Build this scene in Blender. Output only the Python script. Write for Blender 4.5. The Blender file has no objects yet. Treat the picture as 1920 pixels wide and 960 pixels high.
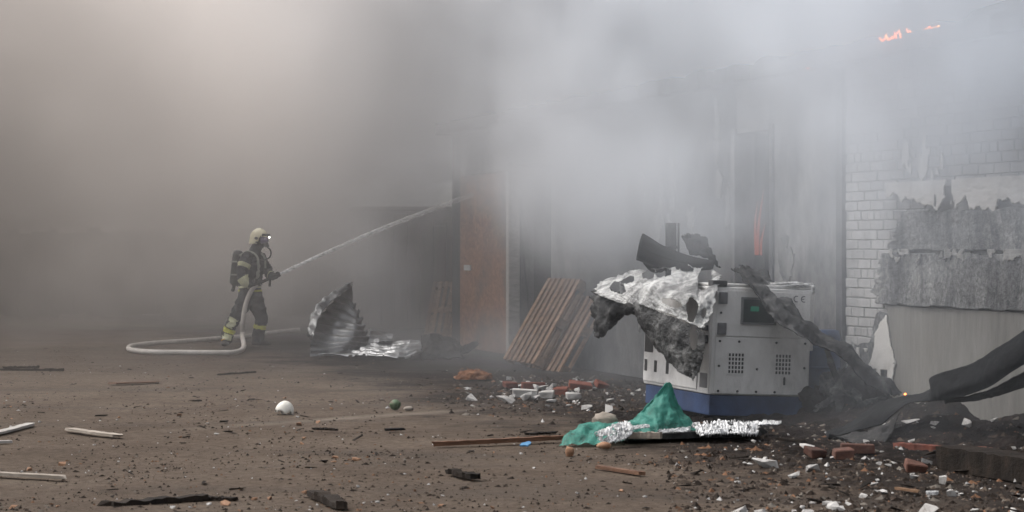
import bpy, bmesh, math, random
from mathutils import Vector, Matrix, noise, Euler
random.seed(7)
R = math.radians
scn = bpy.context.scene
COL = scn.collection

# ------------------------------------------------------------------ camera
F = 4000.0            # focal length in photo pixels (75 mm on a 36 mm sensor, 1920 px)
CH = 1.55             # camera height
cam = bpy.data.cameras.new('camera'); camo = bpy.data.objects.new('camera', cam); COL.objects.link(camo)
camo.location = (0, 0, CH); camo.rotation_euler = (R(90), 0, 0)
cam.sensor_width = 36; cam.lens = 75; cam.shift_y = -20/1920; cam.clip_end = 3000
cam.dof.use_dof = True; cam.dof.focus_distance = 25; cam.dof.aperture_fstop = 5.6
scn.camera = camo

# ------------------------------------------------------------------ light
SUN_EL, SUN_AZ = 55, 290        # degrees; azimuth clockwise from +Y
world = bpy.data.worlds.new('World'); scn.world = world; world.use_nodes = True
wn = world.node_tree; wn.nodes.clear()
sky = wn.nodes.new('ShaderNodeTexSky'); sky.sky_type = 'NISHITA'; sky.sun_disc = False
sky.sun_elevation = R(SUN_EL); sky.sun_rotation = R(SUN_AZ); sky.dust_density = 6; sky.air_density = 1.0; sky.ozone_density = 1.0
hs = wn.nodes.new('ShaderNodeHueSaturation'); hs.inputs['Saturation'].default_value = 0.22
bg = wn.nodes.new('ShaderNodeBackground'); bg.inputs['Strength'].default_value = 0.15
wo = wn.nodes.new('ShaderNodeOutputWorld')
wn.links.new(sky.outputs[0], hs.inputs['Color']); wn.links.new(hs.outputs[0], bg.inputs[0]); wn.links.new(bg.outputs[0], wo.inputs[0])
sd = bpy.data.lights.new('sun', 'SUN'); sd.energy = 0.9; sd.angle = R(25); sd.color = (1, .95, .88)
so = bpy.data.objects.new('sun', sd); COL.objects.link(so)
_sv = Vector((math.sin(R(SUN_AZ))*math.cos(R(SUN_EL)), math.cos(R(SUN_AZ))*math.cos(R(SUN_EL)), math.sin(R(SUN_EL))))
so.rotation_euler = (-_sv).to_track_quat('-Z', 'Y').to_euler(); so.location = _sv*30
scn.view_settings.view_transform = 'Standard'; scn.view_settings.look = 'None'
scn.view_settings.gamma = 1; scn.view_settings.use_curve_mapping = False
scn.view_settings.exposure = 0.92
scn.render.engine = 'CYCLES'
cy = scn.cycles
cy.use_denoising = True
cy.max_bounces = 8; cy.diffuse_bounces = 3; cy.glossy_bounces = 3; cy.transmission_bounces = 4; cy.transparent_max_bounces = 12
cy.volume_bounces = 2; cy.volume_step_rate = 3.0; cy.volume_max_steps = 256
cy.sample_clamp_indirect = 4

# ------------------------------------------------------------------ places
def P(px, py, d):      # a point seen at photo pixel (px,py), d metres ahead of the camera
    return Vector(((px-960)/F*d, d, CH-(py-460)/F*d))
def G(px, py, z=0):    # a point on the ground
    d = F*(CH-z)/(py-460)
    return Vector(((px-960)/F*d, d, z))
WO = Vector((4.03, 16.8, 0)); WU = Vector((-.3075, .9516, 0)); WN = Vector((-.9516, -.3075, 0))
def W(t, s, z):        # a point of the building: t along the wall, s out of it, z up
    return WO + WU*t + WN*s + Vector((0, 0, z))

# ------------------------------------------------------------------ material helpers
def new_mat(name):
    m = bpy.data.materials.new(name); m.use_nodes = True
    nt = m.node_tree; nt.nodes.clear()
    out = nt.nodes.new('ShaderNodeOutputMaterial')
    return m, nt, out
def ramp(nt, stops, interp='LINEAR'):
    r = nt.nodes.new('ShaderNodeValToRGB'); r.color_ramp.interpolation = interp
    els = r.color_ramp.elements
    while len(els) < len(stops): els.new(.5)
    for e, (p, c) in zip(els, stops):
        e.position = p; e.color = (*c, 1) if len(c) == 3 else c
    return r
def coords(nt, rnd=True, scale=(1, 1, 1), world=False):
    if world:
        g = nt.nodes.new('ShaderNodeNewGeometry'); src = g.outputs['Position']
    else:
        tc = nt.nodes.new('ShaderNodeTexCoord'); src = tc.outputs['Object']
    mp = nt.nodes.new('ShaderNodeMapping'); mp.inputs['Scale'].default_value = scale
    nt.links.new(src, mp.inputs['Vector'])
    if rnd and not world:
        oi = nt.nodes.new('ShaderNodeObjectInfo')
        mu = nt.nodes.new('ShaderNodeMath'); mu.operation = 'MULTIPLY'; mu.inputs[1].default_value = 37
        nt.links.new(oi.outputs['Random'], mu.inputs[0]); nt.links.new(mu.outputs[0], mp.inputs['Location'])
    return mp.outputs[0]
def noise_n(nt, vec, scale, detail=4, rough=.6, dist=0):
    n = nt.nodes.new('ShaderNodeTexNoise'); n.inputs['Scale'].default_value = scale
    n.inputs['Detail'].default_value = detail; n.inputs['Roughness'].default_value = rough; n.inputs['Distortion'].default_value = dist
    nt.links.new(vec, n.inputs['Vector']); return n.outputs['Fac']
def mat(name, stops, scale=4, rough=.8, bump=.3, bscale=30, metal=0, stretch=(1, 1, 1), world=False, detail=5, dist=.5, spec=.3, tint=0.0, bdist=.02, alpha=1):
    m, nt, out = new_mat(name)
    v = coords(nt, True, stretch, world)
    r = ramp(nt, stops); nt.links.new(noise_n(nt, v, scale, detail, .65, dist), r.inputs[0])
    b = nt.nodes.new('ShaderNodeBsdfPrincipled')
    col = r.outputs[0]
    if tint:
        oi = nt.nodes.new('ShaderNodeObjectInfo')
        mr = nt.nodes.new('ShaderNodeMapRange'); mr.inputs[3].default_value = 1-tint; mr.inputs[4].default_value = 1+tint*.6
        nt.links.new(oi.outputs['Random'], mr.inputs[0])
        hv = nt.nodes.new('ShaderNodeHueSaturation'); nt.links.new(col, hv.inputs['Color']); nt.links.new(mr.outputs[0], hv.inputs['Value'])
        col = hv.outputs[0]
    nt.links.new(col, b.inputs['Base Color'])
    b.inputs['Metallic'].default_value = metal; b.inputs['Specular IOR Level'].default_value = spec
    n2 = noise_n(nt, v, bscale, 6, .7)
    rr = nt.nodes.new('ShaderNodeMapRange'); rr.inputs[3].default_value = max(0, rough-.15); rr.inputs[4].default_value = min(1, rough+.15)
    nt.links.new(n2, rr.inputs[0]); nt.links.new(rr.outputs[0], b.inputs['Roughness'])
    bp = nt.nodes.new('ShaderNodeBump'); bp.inputs['Strength'].default_value = bump; bp.inputs['Distance'].default_value = bdist
    nt.links.new(n2, bp.inputs['Height']); nt.links.new(bp.outputs[0], b.inputs['Normal'])
    if alpha < 1: b.inputs['Alpha'].default_value = alpha
    nt.links.new(b.outputs[0], out.inputs[0])
    return m
def emit(name, col, strength):
    m, nt, out = new_mat(name)
    e = nt.nodes.new('ShaderNodeEmission'); e.inputs[0].default_value = (*col, 1); e.inputs[1].default_value = strength
    nt.links.new(e.outputs[0], out.inputs[0]); return m

# ------------------------------------------------------------------ object helpers
def tag(o, label=None, cat=None, group=None, kind=None):
    if label: o['label'] = label
    if cat: o['category'] = cat
    if group: o['group'] = group
    if kind: o['kind'] = kind
    return o
def empty(name, loc=(0, 0, 0), rot=(0, 0, 0)):
    o = bpy.data.objects.new(name, None); COL.objects.link(o); o.location = loc; o.rotation_euler = rot
    o.empty_display_size = .1
    return o
def obj(name, me, m, parent=None, loc=None, rot=None):
    o = bpy.data.objects.new(name, me); COL.objects.link(o)
    if m is not None and not me.materials:
        for mm in (m if isinstance(m, (list, tuple)) else [m]): me.materials.append(mm)
    if parent: o.parent = parent
    if loc is not None: o.location = loc
    if rot is not None: o.rotation_euler = rot
    return o
def mesh(name, verts, faces, smooth=False):
    me = bpy.data.meshes.new(name); me.from_pydata([tuple(v) for v in verts], [], faces); me.update()
    if smooth: me.shade_smooth()
    return me
def from_bm(name, bm, smooth=False):
    me = bpy.data.meshes.new(name); bm.to_mesh(me); bm.free()
    if smooth: me.shade_smooth()
    return me
def box_bm(bm, lo, hi, mtx=None):
    vs = [bm.verts.new((x, y, z)) for x in (lo[0], hi[0]) for y in (lo[1], hi[1]) for z in (lo[2], hi[2])]
    for f in ((0, 1, 3, 2), (4, 6, 7, 5), (0, 4, 5, 1), (2, 3, 7, 6), (0, 2, 6, 4), (1, 5, 7, 3)):
        bm.faces.new([vs[i] for i in f])
    if mtx is not None:
        for v in vs: v.co = mtx @ v.co
    return vs
def box_me(lo, hi, bevel=0, seg=2, jit=0):
    bm = bmesh.new(); vs = box_bm(bm, lo, hi)
    if jit:
        for v in vs: v.co += Vector((random.uniform(-jit, jit) for _ in range(3)))
    bmesh.ops.recalc_face_normals(bm, faces=bm.faces)
    if bevel: bmesh.ops.bevel(bm, geom=list(bm.edges), offset=bevel, segments=seg, affect='EDGES', profile=.6)
    return from_bm('box', bm)
def wall_box(t0, t1, s0, s1, z0, z1):    # box in wall coordinates
    vs = [W(t, s, z) for t in (t0, t1) for s in (s0, s1) for z in (z0, z1)]
    bm = bmesh.new(); b = [bm.verts.new(v) for v in vs]
    for f in ((0, 1, 3, 2), (4, 6, 7, 5), (0, 4, 5, 1), (2, 3, 7, 6), (0, 2, 6, 4), (1, 5, 7, 3)):
        bm.faces.new([b[i] for i in f])
    bmesh.ops.recalc_face_normals(bm, faces=bm.faces)
    return from_bm('block', bm)
def cr(p, t):           # catmull-rom through the list p of Vectors, t in 0..1
    n = len(p)-1; x = min(max(t, 0), 1)*n; i = min(int(x), n-1); f = x-i
    p1, p2 = p[i], p[i+1]
    p0 = p[i-1] if i > 0 else p1*2-p2
    p3 = p[i+2] if i+2 <= n else p2*2-p1
    return .5*((2*p1)+(p2-p0)*f+(2*p0-5*p1+4*p2-p3)*f*f+(3*p1-p0-3*p2+p3)*f*f*f)
def patch(rows, nu, nv, disp=None, keep=None, thick=0, wob=0, wscale=4, seed=0):
    """surface through rows of control points; disp(u,v) along the normal; keep(u,v) cuts holes; thick gives it a back"""
    g = []
    for j in range(nv+1):
        v = j/nv
        g.append([cr([cr(r, u/nu) for r in rows], v) for u in range(nu+1)])
    nrm = []
    for j in range(nv+1):
        rr = []
        for i in range(nu+1):
            a = g[j][min(i+1, nu)]-g[j][max(i-1, 0)]; b = g[min(j+1, nv)][i]-g[max(j-1, 0)][i]
            n = a.cross(b); rr.append(n.normalized() if n.length > 1e-9 else Vector((0, 0, 1)))
        nrm.append(rr)
    vs = []
    for j in range(nv+1):
        for i in range(nu+1):
            p = g[j][i]; n = nrm[j][i]; d = 0
            if disp: d += disp(i/nu, j/nv)
            if wob: d += wob*noise.fractal(p*wscale+Vector((seed*7.3, 0, 0)), .8, 2.1, 4)
            vs.append(p+n*d)
    fs = []
    for j in range(nv):
        for i in range(nu):
            if keep is None or keep((i+.5)/nu, (j+.5)/nv):
                a = j*(nu+1)+i; fs.append((a, a+1, a+nu+2, a+nu+1))
    if thick:
        k = len(vs)
        nn = [n for rr in nrm for n in rr]
        vs += [p-n*thick for p, n in zip(vs, nn)]
        cnt = {}
        for f in fs:
            for a, b in zip(f, f[1:]+f[:1]): cnt[(min(a, b), max(a, b))] = cnt.get((min(a, b), max(a, b)), 0)+1
        rim = [(b, a, a+k, b+k) for f in fs for a, b in zip(f, f[1:]+f[:1]) if cnt[(min(a, b), max(a, b))] == 1]
        fs = fs+[tuple(q+k for q in reversed(f)) for f in fs]+rim
    used = sorted({q for f in fs for q in f}); mp_ = {q: i for i, q in enumerate(used)}
    return mesh('sheet', [vs[q] for q in used], [tuple(mp_[q] for q in f) for f in fs], True)
def lump(rad, amp=.25, freq=2.0, sub=3, seed=0, flat=None, smooth=True):
    bm = bmesh.new(); bmesh.ops.create_icosphere(bm, subdivisions=sub, radius=1)
    for v in bm.verts:
        n = noise.fractal(v.co*freq+Vector((seed*11.7, seed*3.1, 0)), .7, 2.2, 4)
        v.co = Vector((v.co.x*rad[0], v.co.y*rad[1], v.co.z*rad[2]))*(1+amp*n)
        if flat is not None and v.co.z < flat: v.co.z = flat
    return from_bm('lump', bm, smooth)
def chunk(seed, n=11, sx=1, sy=1, sz=1):      # broken angular piece (convex)
    rg = random.Random(seed); bm = bmesh.new()
    for _ in range(n):
        v = Vector((rg.uniform(-1, 1), rg.uniform(-1, 1), rg.uniform(-1, 1)))
        bm.verts.new((v.x*sx*.5, v.y*sy*.5, v.z*sz*.5))
    r = bmesh.ops.convex_hull(bm, input=list(bm.verts))
    bmesh.ops.delete(bm, geom=[v for v in bm.verts if not v.link_faces], context='VERTS')
    bmesh.ops.recalc_face_normals(bm, faces=bm.faces)
    return from_bm('chunk', bm)
def tube(pts, rad, n=12, res=0, cap=True, wob=0, smooth=True, name='tube'):
    if res: 
        k = len(pts)-1
        fr = [cr(pts, i/res) for i in range(res+1)]
        rr = [rad(i/res) if callable(rad) else rad for i in range(res+1)]
    else:
        fr = pts; rr = [rad(i/(len(pts)-1)) if callable(rad) else rad for i in range(len(pts))]
    vs, fs = [], []; up = Vector((0, 0, 1)); prev = None
    for i, p in enumerate(fr):
        t = (fr[min(i+1, len(fr)-1)]-fr[max(i-1, 0)]).normalized()
        if prev is None:
            a = t.cross(up if abs(t.z) < .9 else Vector((1, 0, 0))).normalized()
        else:
            a = (prev-t*prev.dot(t)).normalized()
        prev = a; b = t.cross(a)
        for k in range(n):
            an = 2*math.pi*k/n; d = a*math.cos(an)+b*math.sin(an); r = rr[i]
            if wob: r *= 1+wob*noise.noise(p*9+d*2)
            vs.append(p+d*r)
    for i in range(len(fr)-1):
        for k in range(n):
            fs.append((i*n+k, i*n+(k+1) % n, (i+1)*n+(k+1) % n, (i+1)*n+k))
    if cap:
        fs.append(tuple(range(n-1, -1, -1))); fs.append(tuple((len(fr)-1)*n+k for k in range(n)))
    return mesh(name, vs, fs, smooth)
def flake_me(outline, place, thick, jag=.02, dens=6, seed=0):
    """ragged flat piece: outline in 2-D, place(a,b,h) puts it in space, thick is its depth"""
    rg = random.Random(seed); pts = []
    n = len(outline)
    for i in range(n):
        a, b = Vector(outline[i]), Vector(outline[(i+1) % n])
        for k in range(dens):
            q = a.lerp(b, k/dens); pts.append(q+Vector((rg.uniform(-jag, jag), rg.uniform(-jag, jag))))
    m = len(pts)
    vs = [place(p.x, p.y, 0) for p in pts]+[place(p.x, p.y, thick) for p in pts]
    fs = [tuple(range(m)), tuple(range(2*m-1, m-1, -1))]+[(i, (i+1) % m, m+(i+1) % m, m+i) for i in range(m)]
    bm = bmesh.new(); b = [bm.verts.new(v) for v in vs]
    for f in fs:
        try: bm.faces.new([b[i] for i in f])
        except ValueError: pass
    bmesh.ops.triangulate(bm, faces=[f for f in bm.faces if len(f.verts) > 4])
    bmesh.ops.recalc_face_normals(bm, faces=bm.faces)
    return from_bm('flake', bm)
def copy_tree(o, parent=None):
    c = o.copy(); COL.objects.link(c); c.parent = parent
    for ch in list(o.children): copy_tree(ch, c)
    return c

# ------------------------------------------------------------------ materials
BLACK = (.012, .012, .013)
M = {}
M['char'] = mat('charred', [(.3, (.010, .010, .011)), (.6, (.022, .021, .021)), (.8, (.06, .055, .05))], 6, .85, .6, 40)
M['char_grey'] = mat('charred_grey', [(.3, (.012, .012, .013)), (.52, (.034, .034, .035)), (.66, (.09, .09, .09)), (.8, (.20, .20, .198))], 7, .8, .7, 35, tint=.2, spec=.12)
M['soot_metal'] = mat('sooty_metal', [(.3, (.007, .0072, .008)), (.6, (.013, .0135, .0145)), (.85, (.032, .032, .033))], 2.5, .8, .35, 22, 0, spec=.08)
M['wood_char'] = mat('burnt_wood', [(.3, (.010, .008, .007)), (.6, (.024, .018, .014)), (.85, (.06, .04, .028))], 8, .9, .8, 40, stretch=(1, 1, 1), tint=.3, spec=.15)
M['wood_grey'] = mat('weathered_wood', [(.3, (.15, .125, .10)), (.55, (.25, .215, .18)), (.8, (.34, .30, .265))], 5, .8, .35, 30, stretch=(.6, 6, 6), tint=.15)
M['wood_white'] = mat('painted_wood', [(.3, (.22, .20, .185)), (.55, (.34, .32, .30)), (.8, (.42, .40, .38))], 5, .7, .3, 30, stretch=(.6, 6, 6), tint=.1)
M['wood_brown'] = mat('brown_wood', [(.3, (.06, .03, .018)), (.55, (.12, .06, .035)), (.8, (.20, .11, .065))], 6, .8, .4, 30, stretch=(.8, 5, 5), tint=.25)
M["pallet"] = mat("pallet_wood", [(.25, (.065, .036, .020)), (.5, (.145, .082, .045)), (.8, (.25, .155, .095))], 4, .8, .35, 30, stretch=(.8, 5, 5), tint=.3)
M['brick_red'] = mat('red_brick', [(.3, (.09, .028, .017)), (.6, (.16, .045, .027)), (.85, (.22, .09, .06))], 6, .9, .4, 40, tint=.35)
M['white_rubble'] = mat('white_rubble', [(.3, (.20, .185, .17)), (.5, (.36, .345, .33)), (.8, (.50, .49, .48))], 5, .9, .35, 40, tint=.25)
M['foam_crumb'] = mat('tan_foam', [(.3, (.17, .085, .048)), (.55, (.27, .155, .095)), (.8, (.38, .25, .17))], 12, .95, .5, 60, tint=.35)
M['white_brick_plain'] = mat('white_silicate_brick', [(.2, (.34, .335, .33)), (.55, (.44, .435, .43)), (.85, (.54, .53, .52))], 7, .9, .35, 50, tint=.16)
M['mortar'] = mat('mortar', [(.3, (.22, .215, .21)), (.7, (.32, .315, .31))], 9, .95, .4, 60)
M['foam'] = mat('white_foam', [(.3, (.10, .10, .10)), (.42, (.45, .45, .455)), (.56, (.72, .72, .725)), (.8, (.80, .80, .80))], 22, .9, 1.0, 38, bdist=.05)
M['plaster'] = mat('peeled_plaster', [(.3, (.36, .34, .32)), (.5, (.50, .48, .455)), (.85, (.58, .56, .54))], 4, .9, .25, 40)

# ------------------------------------------------------------------ ground
def ground_mat():
    m, nt, out = new_mat('dirty_yard')
    v = coords(nt, False, (1, 1, 1), True)
    L = nt.links.new
    def math_(op, a, b=None):
        n = nt.nodes.new('ShaderNodeMath'); n.operation = op
        for k, x in enumerate((a, b)):
            if x is None: continue
            if isinstance(x, (int, float)): n.inputs[k].default_value = x
            else: L(x, n.inputs[k])
        return n.outputs[0]
    def mix(f, a, b):
        n = nt.nodes.new('ShaderNodeMix'); n.data_type = 'RGBA'
        if isinstance(f, float): n.inputs[0].default_value = f
        else: L(f, n.inputs[0])
        for k, x in ((6, a), (7, b)):
            if isinstance(x, tuple): n.inputs[k].default_value = (*x, 1)
            else: L(x, n.inputs[k])
        return n.outputs[2]
    base = ramp(nt, [(.25, (.070, .052, .040)), (.5, (.112, .086, .067)), (.78, (.148, .118, .094))])
    L(noise_n(nt, v, .8, 10, .74, .3), base.inputs[0])
    fine = ramp(nt, [(.34, (.42, .41, .40)), (.5, (1, 1, 1)), (.66, (1.55, 1.53, 1.5))]); L(noise_n(nt, v, 16, 8, .85, .2), fine.inputs[0])
    mm = nt.nodes.new('ShaderNodeMix'); mm.data_type = 'RGBA'; mm.blend_type = 'MULTIPLY'; mm.inputs[0].default_value = .8
    L(base.outputs[0], mm.inputs[6]); L(fine.outputs[0], mm.inputs[7])
    c = mm.outputs[2]
    # stretched scuffs
    mp = nt.nodes.new('ShaderNodeMapping'); mp.inputs['Scale'].default_value = (.35, 1.6, 1); mp.inputs['Rotation'].default_value = (0, 0, .25)
    L(v, mp.inputs[0])
    sc = ramp(nt, [(.55, (0, 0, 0)), (.72, (1, 1, 1))]); L(noise_n(nt, mp.outputs[0], 1.4, 6, .7, .8), sc.inputs[0])
    c = mix(math_('MULTIPLY', sc.outputs[0], .45), c, (.05, .038, .032))
    # soot spilled around the burnt heap and along the building
    sep = nt.nodes.new('ShaderNodeSeparateXYZ'); L(v, sep.inputs[0])
    X, Y = sep.outputs[0], sep.outputs[1]
    dist = math_('ADD', math_('MULTIPLY', math_('SUBTRACT', X, WO.x), WN.x), math_('MULTIPLY', math_('SUBTRACT', Y, WO.y), WN.y))
    wob = math_('MULTIPLY', math_('SUBTRACT', noise_n(nt, v, .9, 10, .78), .5), 6.0)
    sm = nt.nodes.new('ShaderNodeMapRange'); sm.interpolation_type = 'SMOOTHSTEP'
    L(math_('ADD', dist, wob), sm.inputs[0]); sm.inputs[1].default_value = 3.9; sm.inputs[2].default_value = 2.0
    c = mix(math_('MULTIPLY', sm.outputs[0], .92), c, (.018, .0145, .0135))
    # pale dusty streak across the yard
    a, b = G(270, 808), G(905, 764)
    nrm = Vector((-(b-a).y, (b-a).x, 0)).normalized()
    ld = math_('ABSOLUTE', math_('ADD', math_('ADD', math_('MULTIPLY', math_('SUBTRACT', X, a.x), nrm.x), math_('MULTIPLY', math_('SUBTRACT', Y, a.y), nrm.y)), math_('MULTIPLY', math_('SUBTRACT', noise_n(nt, v, 2, 3), .5), .25)))
    s1 = nt.nodes.new('ShaderNodeMapRange'); L(ld, s1.inputs[0]); s1.inputs[1].default_value = .22; s1.inputs[2].default_value = .03
    s2 = nt.nodes.new('ShaderNodeMapRange'); L(X, s2.inputs[0]); s2.inputs[1].default_value = -.05; s2.inputs[2].default_value = -.9
    s3 = nt.nodes.new('ShaderNodeMapRange'); L(X, s3.inputs[0]); s3.inputs[1].default_value = -3.2; s3.inputs[2].default_value = -1.8
    f = math_('MULTIPLY', math_('MULTIPLY', s1.outputs[0], s2.outputs[0]), math_('MULTIPLY', s3.outputs[0], math_('MULTIPLY', noise_n(nt, v, 3, 4, .7), .9)))
    c = mix(f, c, (.25, .215, .18))
    # wet patches
    wet = ramp(nt, [(.52, (0, 0, 0)), (.66, (1, 1, 1))]); L(noise_n(nt, mp.outputs[0], .55, 5, .6, .5), wet.inputs[0])
    c = mix(math_('MULTIPLY', wet.outputs[0], .45), c, (.045, .036, .03))
    bs = nt.nodes.new('ShaderNodeBsdfPrincipled'); L(c, bs.inputs['Base Color'])
    rg = nt.nodes.new('ShaderNodeMapRange'); L(wet.outputs[0], rg.inputs[0]); rg.inputs[3].default_value = .95; rg.inputs[4].default_value = .75
    L(rg.outputs[0], bs.inputs['Roughness']); bs.inputs['Specular IOR Level'].default_value = .08
    bp = nt.nodes.new('ShaderNodeBump'); bp.inputs['Strength'].default_value = 1.0; bp.inputs['Distance'].default_value = .06
    L(noise_n(nt, v, 11, 10, .8), bp.inputs['Height']); L(bp.outputs[0], bs.inputs['Normal'])
    L(bs.outputs[0], out.inputs[0]); return m
def gz(x, y):
    z = .018*noise.fractal(Vector((x*.5, y*.5, 0)), .8, 2, 4)
    return z
def build_ground():
    vs, fs = [], []
    xs = [-12+i*.16 for i in range(126)]; ys = [9+j*.2 for j in range(190)]
    for y in ys:
        for x in xs: vs.append((x, y, gz(x, y)-.012))
    n = len(xs)
    for j in range(len(ys)-1):
        for i in range(n-1): fs.append((j*n+i, j*n+i+1, (j+1)*n+i+1, (j+1)*n+i))
    # wide skirt that carries the same sheet out to the horizon
    k = len(vs); x0, x1, y0, y1 = xs[0], xs[-1], ys[0], ys[-1]
    S = 900
    bo = [i for i in range(n)]+[j*n+n-1 for j in range(1, len(ys))]+[(len(ys)-1)*n+i for i in range(n-2, -1, -1)]+[j*n for j in range(len(ys)-2, 0, -1)]
    cx, cy_ = (x0+x1)/2, (y0+y1)/2
    for q in bo:
        vx, vy, vz = vs[q]; vs.append((cx+(vx-cx)*90, cy_+(vy-cy_)*50, -.05))
    m = len(bo)
    for i in range(m):
        fs.append((bo[i], k+i, k+(i+1) % m, bo[(i+1) % m]))
    bm = bmesh.new(); b = [bm.verts.new(v) for v in vs]
    for f in fs: bm.faces.new([b[i] for i in f])
    bmesh.ops.recalc_face_normals(bm, faces=bm.faces)
    if sum(f.normal.z for f in list(bm.faces)[:50]) < 0: bmesh.ops.reverse_faces(bm, faces=bm.faces)
    o = obj('ground', from_bm('ground', bm, True), ground_mat()); tag(o, kind='structure', label='brown dirt yard strewn with soot and splinters')
build_ground()

# ------------------------------------------------------------------ building
def stained_mat(name, base, dark, scale=.8, lo=.42, hi=.6, stretch=(1, 1, .6), tint=0, rough=.92, amt=1.0):
    m, nt, out = new_mat(name); L = nt.links.new
    v = coords(nt, False, stretch, True)
    a = ramp(nt, base); L(noise_n(nt, v, 6, 6, .7, .3), a.inputs[0])
    s = ramp(nt, [(lo, (0, 0, 0)), (hi, (1, 1, 1))]); L(noise_n(nt, v, scale, 9, .72, .15), s.inputs[0])
    mx = nt.nodes.new('ShaderNodeMix'); mx.data_type = 'RGBA'; L(s.outputs[0], mx.inputs[0]); L(a.outputs[0], mx.inputs[6]); mx.inputs[7].default_value = (*dark, 1)
    am = nt.nodes.new('ShaderNodeMath'); am.operation = 'MULTIPLY'; am.inputs[1].default_value = amt; L(s.outputs[0], am.inputs[0]); L(am.outputs[0], mx.inputs[0])
    col = mx.outputs[2]
    if tint:
        oi = nt.nodes.new('ShaderNodeObjectInfo'); mr = nt.nodes.new('ShaderNodeMapRange'); mr.inputs[3].default_value = 1-tint; mr.inputs[4].default_value = 1+tint*.5
        L(oi.outputs['Random'], mr.inputs[0]); hv = nt.nodes.new('ShaderNodeHueSaturation'); L(col, hv.inputs['Color']); L(mr.outputs[0], hv.inputs['Value']); col = hv.outputs[0]
    b = nt.nodes.new('ShaderNodeBsdfPrincipled'); L(col, b.inputs['Base Color']); b.inputs['Roughness'].default_value = rough
    b.inputs['Specular IOR Level'].default_value = .2
    bp = nt.nodes.new('ShaderNodeBump'); bp.inputs['Strength'].default_value = .4; bp.inputs['Distance'].default_value = .02
    L(noise_n(nt, v, 25, 6, .7), bp.inputs['Height']); L(bp.outputs[0], b.inputs['Normal'])
    L(b.outputs[0], out.inputs[0]); return m
M['render'] = stained_mat('sooty_render', [(.3, (.24, .235, .23)), (.7, (.36, .35, .34))], (.05, .05, .055), .9, .38, .62)
M['render_pale'] = stained_mat('pale_render', [(.3, (.26, .25, .24)), (.7, (.40, .39, .375))], (.12, .12, .12), 2.2, .4, .6)
M['white_brick'] = stained_mat('sooty_white_brick', [(.25, (.33, .32, .315)), (.75, (.47, .46, .45))], (.16, .155, .155), 1.3, .42, .68, (1, 1, .7), .14, .92, .75)
M['charred_render'] = stained_mat('charred_render', [(.3, (.10, .10, .10)), (.7, (.19, .185, .18))], (.025, .025, .028), .8, .36, .6)
M['concrete'] = stained_mat('streaked_concrete', [(.3, (.135, .128, .118)), (.7, (.205, .195, .18))], (.07, .067, .064), 1.5, .5, .8, (1, 1, .18))
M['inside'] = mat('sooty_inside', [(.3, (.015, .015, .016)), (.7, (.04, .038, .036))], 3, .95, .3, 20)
M['roofing'] = mat('burnt_roofing', [(.3, (.02, .021, .023)), (.7, (.06, .06, .063))], 3, .9, .5, 20)
M['cladding'] = None
def cladding_mat():
    m, nt, out = new_mat('burnt_insulation'); L = nt.links.new
    v = coords(nt, False, (1, 1, 1), True)
    mp = nt.nodes.new('ShaderNodeMapping'); mp.inputs['Scale'].default_value = (1, 1, .3); L(v, mp.inputs[0])
    a = ramp(nt, [(.30, (.05, .051, .053)), (.44, (.13, .13, .132)), (.58, (.27, .268, .262)), (.75, (.46, .45, .44))])
    L(noise_n(nt, mp.outputs[0], 3.2, 8, .72, .8), a.inputs[0])
    c = ramp(nt, [(.4, (.35, .35, .36)), (.6, (1.1, 1.1, 1.1))]); L(noise_n(nt, v, 22, 6, .75, .6), c.inputs[0])
    mm = nt.nodes.new('ShaderNodeMix'); mm.data_type = 'RGBA'; mm.blend_type = 'MULTIPLY'; mm.inputs[0].default_value = .85
    L(a.outputs[0], mm.inputs[6]); L(c.outputs[0], mm.inputs[7])
    b = nt.nodes.new('ShaderNodeBsdfPrincipled'); L(mm.outputs[2], b.inputs['Base Color']); b.inputs['Roughness'].default_value = .75
    bp = nt.nodes.new('ShaderNodeBump'); bp.inputs['Strength'].default_value = .9; bp.inputs['Distance'].default_value = .03
    L(noise_n(nt, v, 26, 7, .75), bp.inputs['Height']); L(bp.outputs[0], b.inputs['Normal'])
    L(b.outputs[0], out.inputs[0]); return m
M['cladding'] = cladding_mat()

ROOF = 3.33
T_CORNER, T_END = 3.08, 15.97
bld = tag(empty('burning_warehouse', W(0, 0, 0)), 'long low masonry warehouse with white brick pier, burning and half hidden in smoke', 'building')
bld.location = (0, 0, 0)
def bpart(name, me, m, parent=None): return obj(name, me, m, parent or bld)
# masonry behind the bricks of the pier, then the rendered wall round its openings
masonry = bpart('wall', wall_box(-1.2, T_CORNER, -.38, -.012, 0, ROOF-.02), M['mortar'])
DOORS = [(4.9, 5.77, 2.72), (11.75, 13.42, 2.65), (13.47, 15.9, 2.6)]
s_f, s_b = -.10, -.42
tt = T_CORNER
for (a, b, h) in DOORS:
    if a-tt > .04: bpart('wall', wall_box(tt, a, s_b, s_f, 0, ROOF-.02), M['render' if tt < 5 else 'charred_render'])
    bpart('wall', wall_box(a, b, s_b, s_f, h, ROOF-.02), M['render'])
    tt = b
bpart('wall', wall_box(13.42, 13.47, s_b, s_f, 0, 2.65), M['render'])
bpart('wall', wall_box(tt, T_END+.1, s_b, s_f, 0, ROOF-.02), M['inside'])  # end strip painted dark to hold down the sunlight on it
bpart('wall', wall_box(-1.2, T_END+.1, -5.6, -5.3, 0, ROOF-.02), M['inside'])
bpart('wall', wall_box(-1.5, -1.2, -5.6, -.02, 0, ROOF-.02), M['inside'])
bpart('wall', wall_box(T_END+.1, T_END+.4, -5.6, -.1, 0, ROOF-.02), M['inside'])  # end wall coloured dark to offset the sun falling there
bpart('wall', wall_box(9.0, 9.25, -5.3, s_b, 0, ROOF-.05), M['inside'])
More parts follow.
